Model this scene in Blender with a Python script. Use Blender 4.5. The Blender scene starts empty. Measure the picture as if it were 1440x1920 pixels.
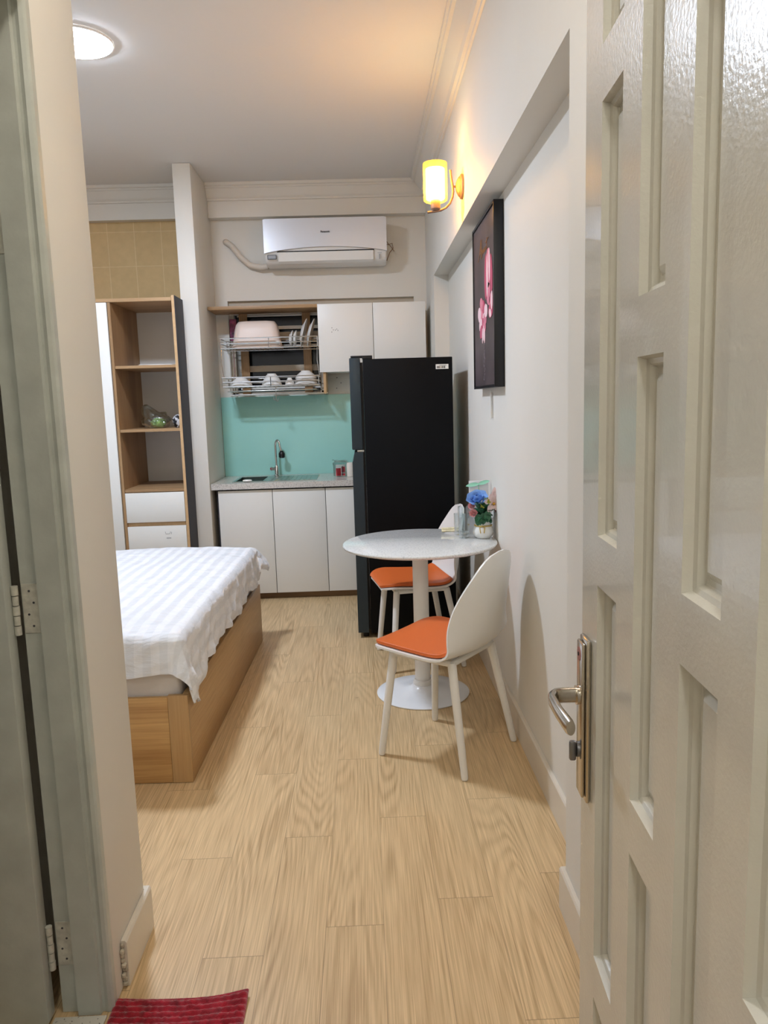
import bpy, bmesh, math, random
from mathutils import Vector, Matrix, noise
random.seed(7)
PI = math.pi
sc = bpy.context.scene
COL = sc.collection
ORG = {}

# ------------------------------------------------------------------ helpers
def lin(c):
    return tuple((v/255/12.92 if v/255 <= .04045 else ((v/255+.055)/1.055)**2.4) for v in c) + (1,)

def mat(name, rgb, rough=.5, metal=0, bump=0, bscale=60, var=0, vscale=3, trans=0, ior=1.45, emit=None, estr=0, coat=0, spec=.5, sheen=0):
    m = bpy.data.materials.new(name); m.use_nodes = True
    nt = m.node_tree; b = nt.nodes['Principled BSDF']
    b.inputs['Base Color'].default_value = lin(rgb)
    b.inputs['Roughness'].default_value = rough
    b.inputs['Metallic'].default_value = metal
    b.inputs['Transmission Weight'].default_value = trans
    b.inputs['IOR'].default_value = ior
    b.inputs['Coat Weight'].default_value = coat
    b.inputs['Specular IOR Level'].default_value = spec
    b.inputs['Sheen Weight'].default_value = sheen
    if emit:
        b.inputs['Emission Color'].default_value = lin(emit)
        b.inputs['Emission Strength'].default_value = estr
    tc = nt.nodes.new('ShaderNodeTexCoord')
    if var:
        n = nt.nodes.new('ShaderNodeTexNoise'); n.inputs['Scale'].default_value = vscale; n.inputs['Detail'].default_value = 5
        r = nt.nodes.new('ShaderNodeValToRGB')
        r.color_ramp.elements[0].position = .3; r.color_ramp.elements[1].position = .7
        r.color_ramp.elements[0].color = lin(tuple(max(0, v*(1-var)) for v in rgb))
        r.color_ramp.elements[1].color = lin(tuple(min(255, v*(1+var)) for v in rgb))
        nt.links.new(tc.outputs['Object'], n.inputs['Vector']); nt.links.new(n.outputs['Fac'], r.inputs['Fac'])
        nt.links.new(r.outputs['Color'], b.inputs['Base Color'])
    if bump:
        n = nt.nodes.new('ShaderNodeTexNoise'); n.inputs['Scale'].default_value = bscale; n.inputs['Detail'].default_value = 4
        bp = nt.nodes.new('ShaderNodeBump'); bp.inputs['Strength'].default_value = bump; bp.inputs['Distance'].default_value = .002
        nt.links.new(tc.outputs['Object'], n.inputs['Vector']); nt.links.new(n.outputs['Fac'], bp.inputs['Height'])
        nt.links.new(bp.outputs['Normal'], b.inputs['Normal'])
    return m

def wood(name, c_dark, c_light, axis=0, rough=.45, freq=9, stretch=14, contrast=1.0, seed=0, bump=.1):
    """wood grain as contour lines of a noise stretched along the given axis (0 x, 1 y, 2 z)"""
    m = bpy.data.materials.new(name); m.use_nodes = True
    nt = m.node_tree; N = nt.nodes; L = nt.links; b = N['Principled BSDF']
    b.inputs['Roughness'].default_value = rough
    tc = N.new('ShaderNodeTexCoord'); mp = N.new('ShaderNodeMapping')
    s = [stretch]*3; s[axis] = stretch*.11
    mp.inputs['Scale'].default_value = s; mp.inputs['Location'].default_value = (seed, seed*1.7, seed*.3)
    L.new(tc.outputs['Object'], mp.inputs['Vector'])
    n = N.new('ShaderNodeTexNoise'); n.inputs['Scale'].default_value = .55; n.inputs['Detail'].default_value = 1.5
    L.new(mp.outputs[0], n.inputs['Vector'])
    mu = N.new('ShaderNodeMath'); mu.operation = 'MULTIPLY'; mu.inputs[1].default_value = freq*6.28
    L.new(n.outputs['Fac'], mu.inputs[0])
    sn = N.new('ShaderNodeMath'); sn.operation = 'SINE'; L.new(mu.outputs[0], sn.inputs[0])
    mp2 = N.new('ShaderNodeMapping'); s2 = [260]*3; s2[axis] = 7
    mp2.inputs['Scale'].default_value = s2; L.new(tc.outputs['Object'], mp2.inputs['Vector'])
    n2 = N.new('ShaderNodeTexNoise'); n2.inputs['Scale'].default_value = .6; n2.inputs['Detail'].default_value = 3
    L.new(mp2.outputs[0], n2.inputs['Vector'])
    n3 = N.new('ShaderNodeTexNoise'); n3.inputs['Scale'].default_value = .25; n3.inputs['Detail'].default_value = 3
    L.new(mp.outputs[0], n3.inputs['Vector'])
    a = N.new('ShaderNodeMath'); a.operation = 'MULTIPLY_ADD'; a.inputs[1].default_value = .13*contrast; a.inputs[2].default_value = -.3
    L.new(sn.outputs[0], a.inputs[0])
    a2 = N.new('ShaderNodeMath'); a2.operation = 'MULTIPLY_ADD'; a2.inputs[1].default_value = .8*contrast
    L.new(n2.outputs['Fac'], a2.inputs[0]); L.new(a.outputs[0], a2.inputs[2])
    a3 = N.new('ShaderNodeMath'); a3.operation = 'MULTIPLY_ADD'; a3.inputs[1].default_value = .8
    L.new(n3.outputs['Fac'], a3.inputs[0]); L.new(a2.outputs[0], a3.inputs[2])
    r = N.new('ShaderNodeValToRGB'); r.color_ramp.elements[0].position = .15; r.color_ramp.elements[1].position = .85
    r.color_ramp.elements[0].color = lin(c_dark); r.color_ramp.elements[1].color = lin(c_light)
    L.new(a3.outputs[0], r.inputs['Fac']); L.new(r.outputs['Color'], b.inputs['Base Color'])
    bp = N.new('ShaderNodeBump'); bp.inputs['Strength'].default_value = bump; bp.inputs['Distance'].default_value = .001
    L.new(n2.outputs['Fac'], bp.inputs['Height']); L.new(bp.outputs['Normal'], b.inputs['Normal'])
    return m

def tag(o, label=None, cat=None, group=None, kind=None):
    if label: o['label'] = label
    if cat: o['category'] = cat
    if group: o['group'] = group
    if kind: o['kind'] = kind
    return o

def empty(name, loc=(0,0,0), label=None, cat=None, group=None, kind=None, local=False):
    o = bpy.data.objects.new(name, None); COL.objects.link(o); o.empty_display_size = .05
    o.location = loc; ORG[o] = Vector((0,0,0)) if local else Vector(loc)
    return tag(o, label, cat, group, kind)

def build(name, bm, m, parent=None, smooth=.6, keep=False):
    """link bm as ONE mesh object; world coordinates unless its thing was begun as local"""
    if parent is not None:
        org = ORG[parent]
    elif keep:
        org = Vector((0,0,0))
    else:
        xs = [v.co.x for v in bm.verts]; ys = [v.co.y for v in bm.verts]; zs = [v.co.z for v in bm.verts]
        org = Vector(((min(xs)+max(xs))/2, (min(ys)+max(ys))/2, min(zs)))
    bmesh.ops.translate(bm, verts=bm.verts, vec=-org)
    bmesh.ops.recalc_face_normals(bm, faces=bm.faces)
    if smooth:
        for f in bm.faces: f.smooth = True
        for e in bm.edges:
            e.smooth = len(e.link_faces) == 2 and e.calc_face_angle(0) < smooth
    me = bpy.data.meshes.new(name); bm.to_mesh(me); bm.free()
    for mm in (m if isinstance(m, (list, tuple)) else [m]): me.materials.append(mm)
    o = bpy.data.objects.new(name, me); COL.objects.link(o)
    if parent is not None:
        o.parent = parent; ORG[o] = org
    else:
        o.location = org; ORG[o] = org
    return o

def B(): return bmesh.new()

def box(bm, x0, x1, y0, y1, z0, z1, bev=0, seg=2, mi=0):
    vs = [bm.verts.new((x, y, z)) for x in (x0, x1) for y in (y0, y1) for z in (z0, z1)]
    idx = [(0,1,3,2), (4,6,7,5), (0,4,5,1), (2,3,7,6), (0,2,6,4), (1,5,7,3)]
    fs = [bm.faces.new([vs[i] for i in f]) for f in idx]
    for f in fs: f.material_index = mi
    if bev:
        es = list({e for f in fs for e in f.edges})
        bmesh.ops.bevel(bm, geom=es, offset=bev, segments=seg, affect='EDGES', profile=.5)
    return bm

def bx(*a, **k): return box(B(), *a, **k)

def tube(bm, pts, r, segs=10, close=False, flat=1.0, up=None):
    pts = [Vector(p) for p in pts]; n = len(pts)
    rs = r if isinstance(r, (list, tuple)) else [r]*n
    rings = []; prev = None
    for i, p in enumerate(pts):
        if close: t = (pts[(i+1) % n]-pts[i-1])
        else: t = pts[min(i+1, n-1)]-pts[max(i-1, 0)]
        t.normalize()
        if prev is None:
            a = Vector(up) if up else (Vector((0,0,1)) if abs(t.z) < .9 else Vector((1,0,0)))
            u = (a - t*a.dot(t)).normalized()
        else:
            u = (prev - t*prev.dot(t)).normalized()
        prev = u; w = t.cross(u)
        rings.append([bm.verts.new(p + (u*math.cos(2*PI*k/segs) + w*flat*math.sin(2*PI*k/segs))*rs[i]) for k in range(segs)])
    for i in range(n if close else n-1):
        A, C = rings[i], rings[(i+1) % n]
        for k in range(segs): bm.faces.new((A[k], A[(k+1) % segs], C[(k+1) % segs], C[k]))
    if not close:
        bm.faces.new(rings[0][::-1]); bm.faces.new(rings[-1])
    return bm

def lathe(bm, prof, c=(0,0,0), segs=40, sx=1, sy=1, M=None):
    rings = []
    for r, z in prof:
        if r < 1e-6: rings.append([bm.verts.new((0, 0, z))])
        else: rings.append([bm.verts.new((sx*r*math.cos(2*PI*k/segs), sy*r*math.sin(2*PI*k/segs), z)) for k in range(segs)])
    for A, C in zip(rings, rings[1:]):
        for k in range(segs):
            k2 = (k+1) % segs
            if len(A) == 1 and len(C) == 1: continue
            if len(A) == 1: bm.faces.new((A[0], C[k], C[k2]))
            elif len(C) == 1: bm.faces.new((A[k], A[k2], C[0]))
            else: bm.faces.new((A[k], A[k2], C[k2], C[k]))
    vs = [v for R_ in rings for v in R_]
    if M is not None: bmesh.ops.transform(bm, matrix=M, verts=vs)
    bmesh.ops.translate(bm, verts=vs, vec=Vector(c))
    return bm

def prism(bm, poly, d0, d1, axis='y', mi=0):
    """poly of 2D points extruded between d0 and d1 along axis (x: (y,z); y: (x,z); z: (x,y))"""
    def P(p, d):
        return {'x': (d, p[0], p[1]), 'y': (p[0], d, p[1]), 'z': (p[0], p[1], d)}[axis]
    A = [bm.verts.new(P(p, d0)) for p in poly]; C = [bm.verts.new(P(p, d1)) for p in poly]
    n = len(poly); fs = []
    for i in range(n): fs.append(bm.faces.new((A[i], A[(i+1) % n], C[(i+1) % n], C[i])))
    fs.append(bm.faces.new(A[::-1])); fs.append(bm.faces.new(C))
    for f in fs: f.material_index = mi
    return bm

def arc(cx, cz, r, a0, a1, n):
    return [(cx+r*math.cos(a0+(a1-a0)*i/n), cz+r*math.sin(a0+(a1-a0)*i/n)) for i in range(n+1)]

def copy_tree(o, parent=None):
    c = o.copy(); COL.objects.link(c); c.parent = parent
    for ch in o.children: copy_tree(ch, c)
    return c

# ------------------------------------------------------------------ materials
M_wall = mat('wall_paint', (230,226,217), .6, bump=.06, bscale=90, var=.01, vscale=1.5)
M_ceil = mat('ceiling_paint', (232,229,224), .8, bump=.03, bscale=60)
M_trim = mat('trim_paint', (232,227,217), .4, bump=.03)
M_base = mat('baseboard_paint', (226,217,202), .35, bump=.05, bscale=40, var=.015, vscale=6)
M_door = mat('door_gloss_paint', (210,207,197), .24, bump=.22, bscale=170, var=.02, vscale=9, coat=.4)
M_jamb = mat('jamb_gloss_paint', (188,192,184), .35, bump=.25, bscale=70, var=.04, vscale=12)
M_chip = mat('bare_plaster', (190,180,160), .9, bump=1, bscale=60, var=.15, vscale=60)
M_hinge = mat('painted_hinge', (196,194,182), .4, bump=.3, bscale=150, var=.08, vscale=60)
M_white = mat('white_laminate', (236,236,231), .35)
M_lamin = mat('cabinet_white', (234,232,226), .38, bump=.02)
M_plastic = mat('white_plastic', (238,236,231), .38)
M_woodp = wood('oak_laminate', (140,106,72), (196,160,116), axis=2, freq=3, stretch=9, contrast=.7)
M_woodx = wood('oak_laminate_long', (150,116,80), (204,168,124), axis=0, freq=3, stretch=9, contrast=.7)
M_edge = mat('oak_edging', (204,168,124), .5, var=.04, vscale=30)
M_bedside = wood('bed_board_side', (158,120,76), (212,174,122), axis=1, freq=2.5, stretch=7, contrast=.8, rough=.4)
M_bedfront = wood('bed_board_front', (160,116,66), (224,182,122), axis=0, freq=5, stretch=6, contrast=.75, rough=.4, seed=3.1)
M_bedpost = wood('bed_post_wood', (180,142,94), (214,178,128), axis=2, freq=2, stretch=9, contrast=.6)
M_chrome = mat('chrome', (214,214,212), .14, 1)
M_steel = mat('brushed_steel', (190,190,186), .3, 1)
M_nickel = mat('satin_nickel', (196,188,176), .22, 1)
M_dark = mat('painted_dark', (16,16,18), .8)
M_fridge = mat('fridge_black', (9,10,13), .5, bump=.04, bscale=500, spec=.15)
M_fdoor = mat('fridge_door_slate', (44,55,62), .4, metal=.25)
M_rub = mat('black_rubber', (10,10,12), .6)
M_orange = mat('orange_leatherette', (218,108,50), .42, bump=.12, bscale=220)
M_led = mat('led_diffuser', (255,255,255), .5, emit=(222,235,255), estr=58)
M_splash = mat('teal_glass', (164,220,210), .28)
M_fabric = mat('mattress_fabric', (222,214,206), .9, bump=.2, bscale=300)
M_ceramic = mat('white_ceramic', (240,239,235), .18)
M_basin = mat('pink_plastic', (232,214,202), .4)
M_black = mat('black_plastic', (20,20,22), .35)
M_bronze = mat('rose_bronze', (146,122,108), .5, .35)
M_navy = mat('dark_side_laminate', (52,50,58), .6)
M_leaf = mat('leaf_green', (44,92,62), .5, var=.25, vscale=40)
M_leafl = mat('leaf_light', (170,172,60), .5)
M_blue = mat('rose_blue', (132,174,236), .6, var=.12, vscale=30)
M_pink = mat('flower_pink', (242,172,172), .6, var=.1, vscale=30)
M_pale = mat('lily_pale', (240,214,212), .6, var=.05, vscale=40)
M_yel = mat('stamen_yellow', (232,176,60), .6)
M_gold = mat('gold_cord', (204,172,92), .5)
M_text = mat('dark_print', (70,70,74), .5)
M_red = mat('red_print', (190,36,50), .5)

def glassy(name, rgb, fac=.8, rough=.05):
    m = bpy.data.materials.new(name); m.use_nodes = True; nt = m.node_tree; N = nt.nodes
    N.clear(); o = N.new('ShaderNodeOutputMaterial'); mx = N.new('ShaderNodeMixShader')
    t = N.new('ShaderNodeBsdfTransparent'); t.inputs[0].default_value = lin(rgb)
    g = N.new('ShaderNodeBsdfGlossy'); g.inputs['Roughness'].default_value = rough; g.inputs['Color'].default_value = (.9,.9,.9,1)
    lw = N.new('ShaderNodeLayerWeight'); lw.inputs['Blend'].default_value = 1-fac
    nt.links.new(lw.outputs['Facing'], mx.inputs[0]); nt.links.new(t.outputs[0], mx.inputs[1]); nt.links.new(g.outputs[0], mx.inputs[2])
    nt.links.new(mx.outputs[0], o.inputs[0]); return m
M_glass = glassy('clear_glass', (246,249,249), .64)
M_film = glassy('clear_film', (225,230,228), .6, .2)

def shade_outer():
    m = bpy.data.materials.new('amber_glass_shade'); m.use_nodes = True; nt = m.node_tree; N = nt.nodes
    N.clear(); o = N.new('ShaderNodeOutputMaterial'); mx = N.new('ShaderNodeMixShader'); mx.inputs[0].default_value = .16
    t = N.new('ShaderNodeBsdfTransparent'); t.inputs[0].default_value = lin((255,234,178))
    g = N.new('ShaderNodeBsdfTranslucent'); g.inputs['Color'].default_value = lin((255,226,150))
    nt.links.new(t.outputs[0], mx.inputs[1]); nt.links.new(g.outputs[0], mx.inputs[2]); nt.links.new(mx.outputs[0], o.inputs[0]); return m
M_shade = shade_outer()
M_bulb = mat('frosted_lit_glass', (255,240,180), .5, emit=(255,212,140), estr=10.5)

# vinyl plank floor -----------------------------------------------------------
def floor_mat():
    m = bpy.data.materials.new('oak_plank_floor'); m.use_nodes = True; nt = m.node_tree; N = nt.nodes; L = nt.links
    b = N['Principled BSDF']; b.inputs['Roughness'].default_value = .42
    def math_(op, a, c=None, d=None):
        n = N.new('ShaderNodeMath'); n.operation = op
        for i, v in enumerate((a, c, d)):
            if v is None: continue
            if isinstance(v, (int, float)): n.inputs[i].default_value = v
            else: L.new(v, n.inputs[i])
        return n.outputs[0]
    tc = N.new('ShaderNodeTexCoord'); sp = N.new('ShaderNodeSeparateXYZ'); L.new(tc.outputs['Object'], sp.inputs[0])
    x, y = sp.outputs[0], sp.outputs[1]
    W, LEN = .1565, .975
    u = math_('DIVIDE', math_('ADD', x, .148), W); pid = math_('FLOOR', u); fx = math_('FRACT', u)
    off = math_('MULTIPLY', pid, .45)
    v = math_('ADD', math_('DIVIDE', math_('SUBTRACT', y, 1.88), LEN), off); rid = math_('FLOOR', v); fy = math_('FRACT', v)
    cid = math_('ADD', math_('MULTIPLY', pid, 3.71), math_('MULTIPLY', rid, 7.37))
    cb = N.new('ShaderNodeCombineXYZ')
    L.new(math_('MULTIPLY', x, 12.0), cb.inputs[0]); L.new(math_('MULTIPLY', y, 1.0), cb.inputs[1]); L.new(cid, cb.inputs[2])
    n1 = N.new('ShaderNodeTexNoise'); n1.inputs['Scale'].default_value = .62; n1.inputs['Detail'].default_value = .6
    L.new(cb.outputs[0], n1.inputs['Vector'])
    ring = math_('SINE', math_('MULTIPLY', n1.outputs['Fac'], 70.0))
    cb2 = N.new('ShaderNodeCombineXYZ')
    L.new(math_('MULTIPLY', x, 420.0), cb2.inputs[0]); L.new(math_('MULTIPLY', y, 7.0), cb2.inputs[1]); L.new(cid, cb2.inputs[2])
    n2 = N.new('ShaderNodeTexNoise'); n2.inputs['Scale'].default_value = .7; n2.inputs['Detail'].default_value = 3
    L.new(cb2.outputs[0], n2.inputs['Vector'])
    wn = N.new('ShaderNodeTexWhiteNoise'); wn.noise_dimensions = '1D'; L.new(cid, wn.inputs['W'])
    cb5 = N.new('ShaderNodeCombineXYZ')
    L.new(math_('MULTIPLY', x, 9.0), cb5.inputs[0]); L.new(math_('MULTIPLY', y, 1.4), cb5.inputs[1]); L.new(cid, cb5.inputs[2])
    n5 = N.new('ShaderNodeTexNoise'); n5.inputs['Scale'].default_value = 1.0; n5.inputs['Detail'].default_value = 1; L.new(cb5.outputs[0], n5.inputs['Vector'])
    amp = N.new('ShaderNodeMapRange'); amp.inputs['From Min'].default_value = .38; amp.inputs['From Max'].default_value = .68; amp.inputs['To Min'].default_value = -.05; amp.inputs['To Max'].default_value = -.26
    L.new(n5.outputs['Fac'], amp.inputs['Value'])
    t = math_('MULTIPLY_ADD', math_('POWER', math_('ABSOLUTE', ring), 3.0), amp.outputs['Result'], .13)
    t = math_('MULTIPLY_ADD', n2.outputs['Fac'], 1.0, t)
    t = math_('MULTIPLY_ADD', wn.outputs['Value'], .10, t)
    r = N.new('ShaderNodeValToRGB'); r.color_ramp.elements[0].position = .12; r.color_ramp.elements[1].position = .9
    r.color_ramp.elements[0].color = lin((160,126,82)); r.color_ramp.elements[1].color = lin((230,200,154))
    L.new(t, r.inputs['Fac'])
    # seams
    def seam(f, w):
        a = math_('LESS_THAN', f, w); c = math_('GREATER_THAN', f, 1-w); return math_('MAXIMUM', a, c)
    s = math_('MAXIMUM', seam(fx, .004), seam(fy, .0010))
    # scuffs
    n4 = N.new('ShaderNodeTexNoise'); n4.inputs['Scale'].default_value = 9; n4.inputs['Detail'].default_value = 6
    L.new(tc.outputs['Object'], n4.inputs['Vector'])
    sc_ = math_('MULTIPLY', math_('GREATER_THAN', n4.outputs['Fac'], .75), .3)
    s = math_('MAXIMUM', math_('MULTIPLY', s, .55), sc_)
    mx = N.new('ShaderNodeMix'); mx.data_type = 'RGBA'; L.new(s, mx.inputs['Factor']); L.new(r.outputs['Color'], mx.inputs['A'])
    mx.inputs['B'].default_value = lin((96,72,44)); L.new(mx.outputs['Result'], b.inputs['Base Color'])
    bp = N.new('ShaderNodeBump'); bp.inputs['Strength'].default_value = .25; bp.inputs['Distance'].default_value = .001
    L.new(t, bp.inputs['Height']); L.new(bp.outputs['Normal'], b.inputs['Normal'])
    return m
M_floor = floor_mat()

def tile_mat():
    m = bpy.data.materials.new('beige_wall_tile'); m.use_nodes = True; nt = m.node_tree; N = nt.nodes; L = nt.links
    b = N['Principled BSDF']; b.inputs['Roughness'].default_value = .18
    tc = N.new('ShaderNodeTexCoord'); sp = N.new('ShaderNodeSeparateXYZ'); cb = N.new('ShaderNodeCombineXYZ')
    L.new(tc.outputs['Object'], sp.inputs[0]); L.new(sp.outputs[0], cb.inputs[0]); L.new(sp.outputs[2], cb.inputs[1])
    mp = N.new('ShaderNodeMapping'); mp.inputs['Location'].default_value = (.077, .03, 0); L.new(cb.outputs[0], mp.inputs[0])
    br = N.new('ShaderNodeTexBrick'); br.offset = 0; br.inputs['Scale'].default_value = 1
    br.inputs['Brick Width'].default_value = .2; br.inputs['Row Height'].default_value = .25; br.inputs['Mortar Size'].default_value = .003
    br.inputs['Color1'].default_value = lin((222,184,124)); br.inputs['Color2'].default_value = lin((218,180,120)); br.inputs['Mortar'].default_value = lin((240,206,146))
    L.new(mp.outputs[0], br.inputs['Vector'])
    n = N.new('ShaderNodeTexNoise'); n.inputs['Scale'].default_value = 22; n.inputs['Detail'].default_value = 5
    L.new(tc.outputs['Object'], n.inputs['Vector'])
    mx = N.new('ShaderNodeMix'); mx.data_type = 'RGBA'; mx.blend_type = 'MULTIPLY'; mx.inputs['Factor'].default_value = .22
    L.new(br.outputs['Color'], mx.inputs['A']); L.new(n.outputs['Fac'], mx.inputs['B'])
    g = N.new('ShaderNodeGamma'); g.inputs[1].default_value = .8; L.new(mx.outputs['Result'], g.inputs[0])
    L.new(g.outputs[0], b.inputs['Base Color'])
    bp = N.new('ShaderNodeBump'); bp.inputs['Strength'].default_value = .5; bp.inputs['Distance'].default_value = .003; bp.invert = True
    L.new(br.outputs['Fac'], bp.inputs['Height']); L.new(bp.outputs['Normal'], b.inputs['Normal'])
    return m
M_tile = tile_mat()

def speckle(name, base, dots, scale, thr, rough):
    m = bpy.data.materials.new(name); m.use_nodes = True; nt = m.node_tree; N = nt.nodes; L = nt.links
    b = N['Principled BSDF']; b.inputs['Roughness'].default_value = rough
    tc = N.new('ShaderNodeTexCoord'); n = N.new('ShaderNodeTexNoise'); n.inputs['Scale'].default_value = scale; n.inputs['Detail'].default_value = 3
    L.new(tc.outputs['Object'], n.inputs['Vector'])
    r = N.new('ShaderNodeValToRGB'); r.color_ramp.elements[0].position = thr; r.color_ramp.elements[1].position = thr+.04
    r.color_ramp.elements[0].color = lin(base); r.color_ramp.elements[1].color = lin(dots)
    L.new(n.outputs['Fac'], r.inputs['Fac']); L.new(r.outputs['Color'], b.inputs['Base Color']); return m
M_quartz = speckle('white_quartz', (226,227,224), (203,204,203), 150, .56, .08)
M_counter = speckle('grey_quartz', (214,208,200), (186,180,172), 120, .54, .2)
M_terr = speckle('terrazzo', (214,210,198), (110,106,98), 130, .62, .4)

def sheet_mat():
    m = bpy.data.materials.new('striped_satin_cotton'); m.use_nodes = True; nt = m.node_tree; N = nt.nodes; L = nt.links
    b = N['Principled BSDF']
    tc = N.new('ShaderNodeTexCoord'); sp = N.new('ShaderNodeSeparateXYZ'); L.new(tc.outputs['UV'], sp.inputs[0])
    a = N.new('ShaderNodeMath'); a.operation = 'DIVIDE'; a.inputs[1].default_value = .062; L.new(sp.outputs[0], a.inputs[0])
    f = N.new('ShaderNodeMath'); f.operation = 'FRACT'; L.new(a.outputs[0], f.inputs[0])
    g = N.new('ShaderNodeMath'); g.operation = 'GREATER_THAN'; g.inputs[1].default_value = .5; L.new(f.outputs[0], g.inputs[0])
    mx = N.new('ShaderNodeMix'); mx.data_type = 'RGBA'; L.new(g.outputs[0], mx.inputs['Factor'])
    mx.inputs['A'].default_value = lin((236,237,240)); mx.inputs['B'].default_value = lin((227,229,233)); L.new(mx.outputs['Result'], b.inputs['Base Color'])
    rr = N.new('ShaderNodeMath'); rr.operation = 'MULTIPLY_ADD'; rr.inputs[1].default_value = -.35; rr.inputs[2].default_value = .8
    L.new(g.outputs[0], rr.inputs[0]); L.new(rr.outputs[0], b.inputs['Roughness'])
    b.inputs['Sheen Weight'].default_value = .2
    mp = N.new('ShaderNodeMapping'); mp.inputs['Scale'].default_value = (6, 26, 20); L.new(tc.outputs['Object'], mp.inputs[0])
    n = N.new('ShaderNodeTexNoise'); n.inputs['Scale'].default_value = 1; n.inputs['Detail'].default_value = 5; n.inputs['Distortion'].default_value = 1.2
    L.new(mp.outputs[0], n.inputs['Vector'])
    bp = N.new('ShaderNodeBump'); bp.inputs['Strength'].default_value = .5; bp.inputs['Distance'].default_value = .014
    L.new(n.outputs['Fac'], bp.inputs['Height']); L.new(bp.outputs['Normal'], b.inputs['Normal'])
    return m
M_sheet = sheet_mat()

# ------------------------------------------------------------------ room shell
H = 3.02
def struct(name, bm, m, label, cat, smooth=.5, keep=True, parent=None):
    o = build(name, bm, m, parent, smooth, keep); tag(o, label, cat, None, 'structure'); return o

struct('floor', bx(-3.1, .75, -1.8, 6.2, -.1, 0), M_floor, 'pale oak plank vinyl floor running the length of the room', 'floor', 0)
struct('ceiling', bx(-3.1, .75, -1.8, 6.2, H, H+.1), M_ceil, 'plain white ceiling lit by a round lamp', 'ceiling', 0)
# right wall with its long shallow recess
b_ = B()
box(b_, .61, .75, -1.8, 6.2, 0, H)
box(b_, .51, .61, -1.8, 1.905, 0, H)
box(b_, .51, .61, 1.905, 5.38, 2.252, H)
box(b_, .51, .61, 5.38, 6.2, 0, H)
struct('wall_right', b_, M_wall, 'white right wall with a long shallow recess holding the painting', 'wall', 0)
# back wall with window opening
WX0, WX1, WZ0, WZ1 = -1.012, .412, 1.486, 2.198
b_ = B()
box(b_, -3.1, WX0, 6.0, 6.2, 0, H); box(b_, WX1, .51, 6.0, 6.2, 0, H)
box(b_, WX0, WX1, 6.0, 6.2, 0, WZ0); box(b_, WX0, WX1, 6.0, 6.2, WZ1, H)
box(b_, -.285, WX1, 6.0, 6.2, WZ0, 2.10)
struct('wall_back', b_, M_wall, 'cream back wall behind the air conditioner and kitchen', 'wall', 0)
struct('wall_tiled', bx(-3.0, -1.228, 5.985, 5.9995, 0, 2.79), M_tile, 'beige tiled wall strip above the open wardrobe', 'wall', 0)
struct('wall_partition', bx(-1.226, -1.106, 5.38, 5.9995, 0, H-.001, bev=.004), M_wall, 'narrow white partition between wardrobe and kitchen', 'wall')
struct('wall_left', bx(-3.1, -2.95, 1.9, 5.98, 0, H), M_wall, 'left room wall behind the bed head', 'wall', 0)
# near-left wall: end reveal, room face and the passage side with the bathroom doorway
b_ = B()
box(b_, -.7, -.635, 1.645, 1.90, 0, H-.001, bev=.004)
box(b_, -2.95, -.7, 1.78, 1.90, 0, H-.001)
box(b_, -.755, -.635, -1.8, .74, 0, H-.001)
box(b_, -.755, -.635, .74, 1.645, 2.25, H-.001)
struct('wall_front', b_, M_wall, 'cream wall end at the left of the passage', 'wall')
struct('wall_bathroom', bx(-2.3, -2.2, -.4, 1.78, 0, H-.001), M_dark, 'bathroom wall coloured near-black for the darkness beyond the left door', 'wall', 0)  # near-black colour stands in for the dark of the unlit bathroom
struct('wall_entrance', bx(-3.1, .75, -1.9, -1.8, 0, H), M_wall, 'wall closing the passage behind the viewpoint', 'wall', 0)
# beam under the ceiling with its crown
def crown(y):
    return [(y, 2.79), (y, 2.905), (y-.012, 2.908), (y-.012, 2.92), (y-.020, 2.925), (y-.030, 2.94), (y-.045, 2.965), (y-.055, 2.982), (y-.062, 2.984),
            (y-.062, 2.996), (y-.075, 3.0), (y-.078, H-.0005), (5.999, H-.0005), (5.999, 2.79)]
b_ = prism(B(), crown(5.915), -1.105, .5095, 'x')
struct('trim_1', b_, M_trim, 'white ceiling beam and crown moulding above the air conditioner', 'ceiling moulding')
b_ = prism(B(), crown(5.915), -2.95, -1.2265, 'x')
struct('trim_2', b_, M_trim, 'white ceiling beam and crown moulding above the beige tiles', 'ceiling moulding')
x = .5095
cp = [(x, 2.885), (x-.010, 2.888), (x-.012, 2.90), (x-.026, 2.905), (x-.030, 2.918), (x-.034, 2.93), (x-.062, 2.955), (x-.078, 2.98), (x-.082, 2.992), (x-.098, 2.994), (x-.102, 3.006), (x-.112, 3.008), (x-.114, H-.0005), (x, H-.0005)]
b_ = prism(B(), cp, -1.8, 5.83, 'y')
struct('trim_3', b_, M_trim, 'stepped crown moulding along the right wall near the sconce', 'ceiling moulding')
# baseboards
def bbprof(x, s, h): return [(x, .001), (x+s*.014, .001), (x+s*.014, h-.006), (x+s*.010, h), (x, h)]
b_ = prism(B(), bbprof(.6095, -1, .122), 1.906, 5.379, 'y')
struct('baseboard_right', b_, M_base, 'cream baseboard along the recessed right wall under the painting', 'baseboard')
b_ = prism(B(), bbprof(.5095, -1, .122), -1.0, 1.919, 'y'); box(b_, .5098, .6, 1.9055, 1.919, .001, .122)
struct('baseboard_passage', b_, M_base, 'cream baseboard on the right passage wall beside the panelled door', 'baseboard')
b_ = prism(B(), bbprof(-.6345, 1, .122), 1.70, 1.915, 'y'); box(b_, -.9, -.6348, 1.9005, 1.915, .001, .122)
o = struct('baseboard_left', b_, M_base, 'cream baseboard with a broken end on the left wall end', 'baseboard')
b_ = B()
random.seed(3)
for i in range(9):
    z = .006+i*.0125
    box(b_, -.6345, -.621-random.random()*.006, 1.684+random.random()*.01, 1.699, z, z+.0122, bev=.003, seg=1)
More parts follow.
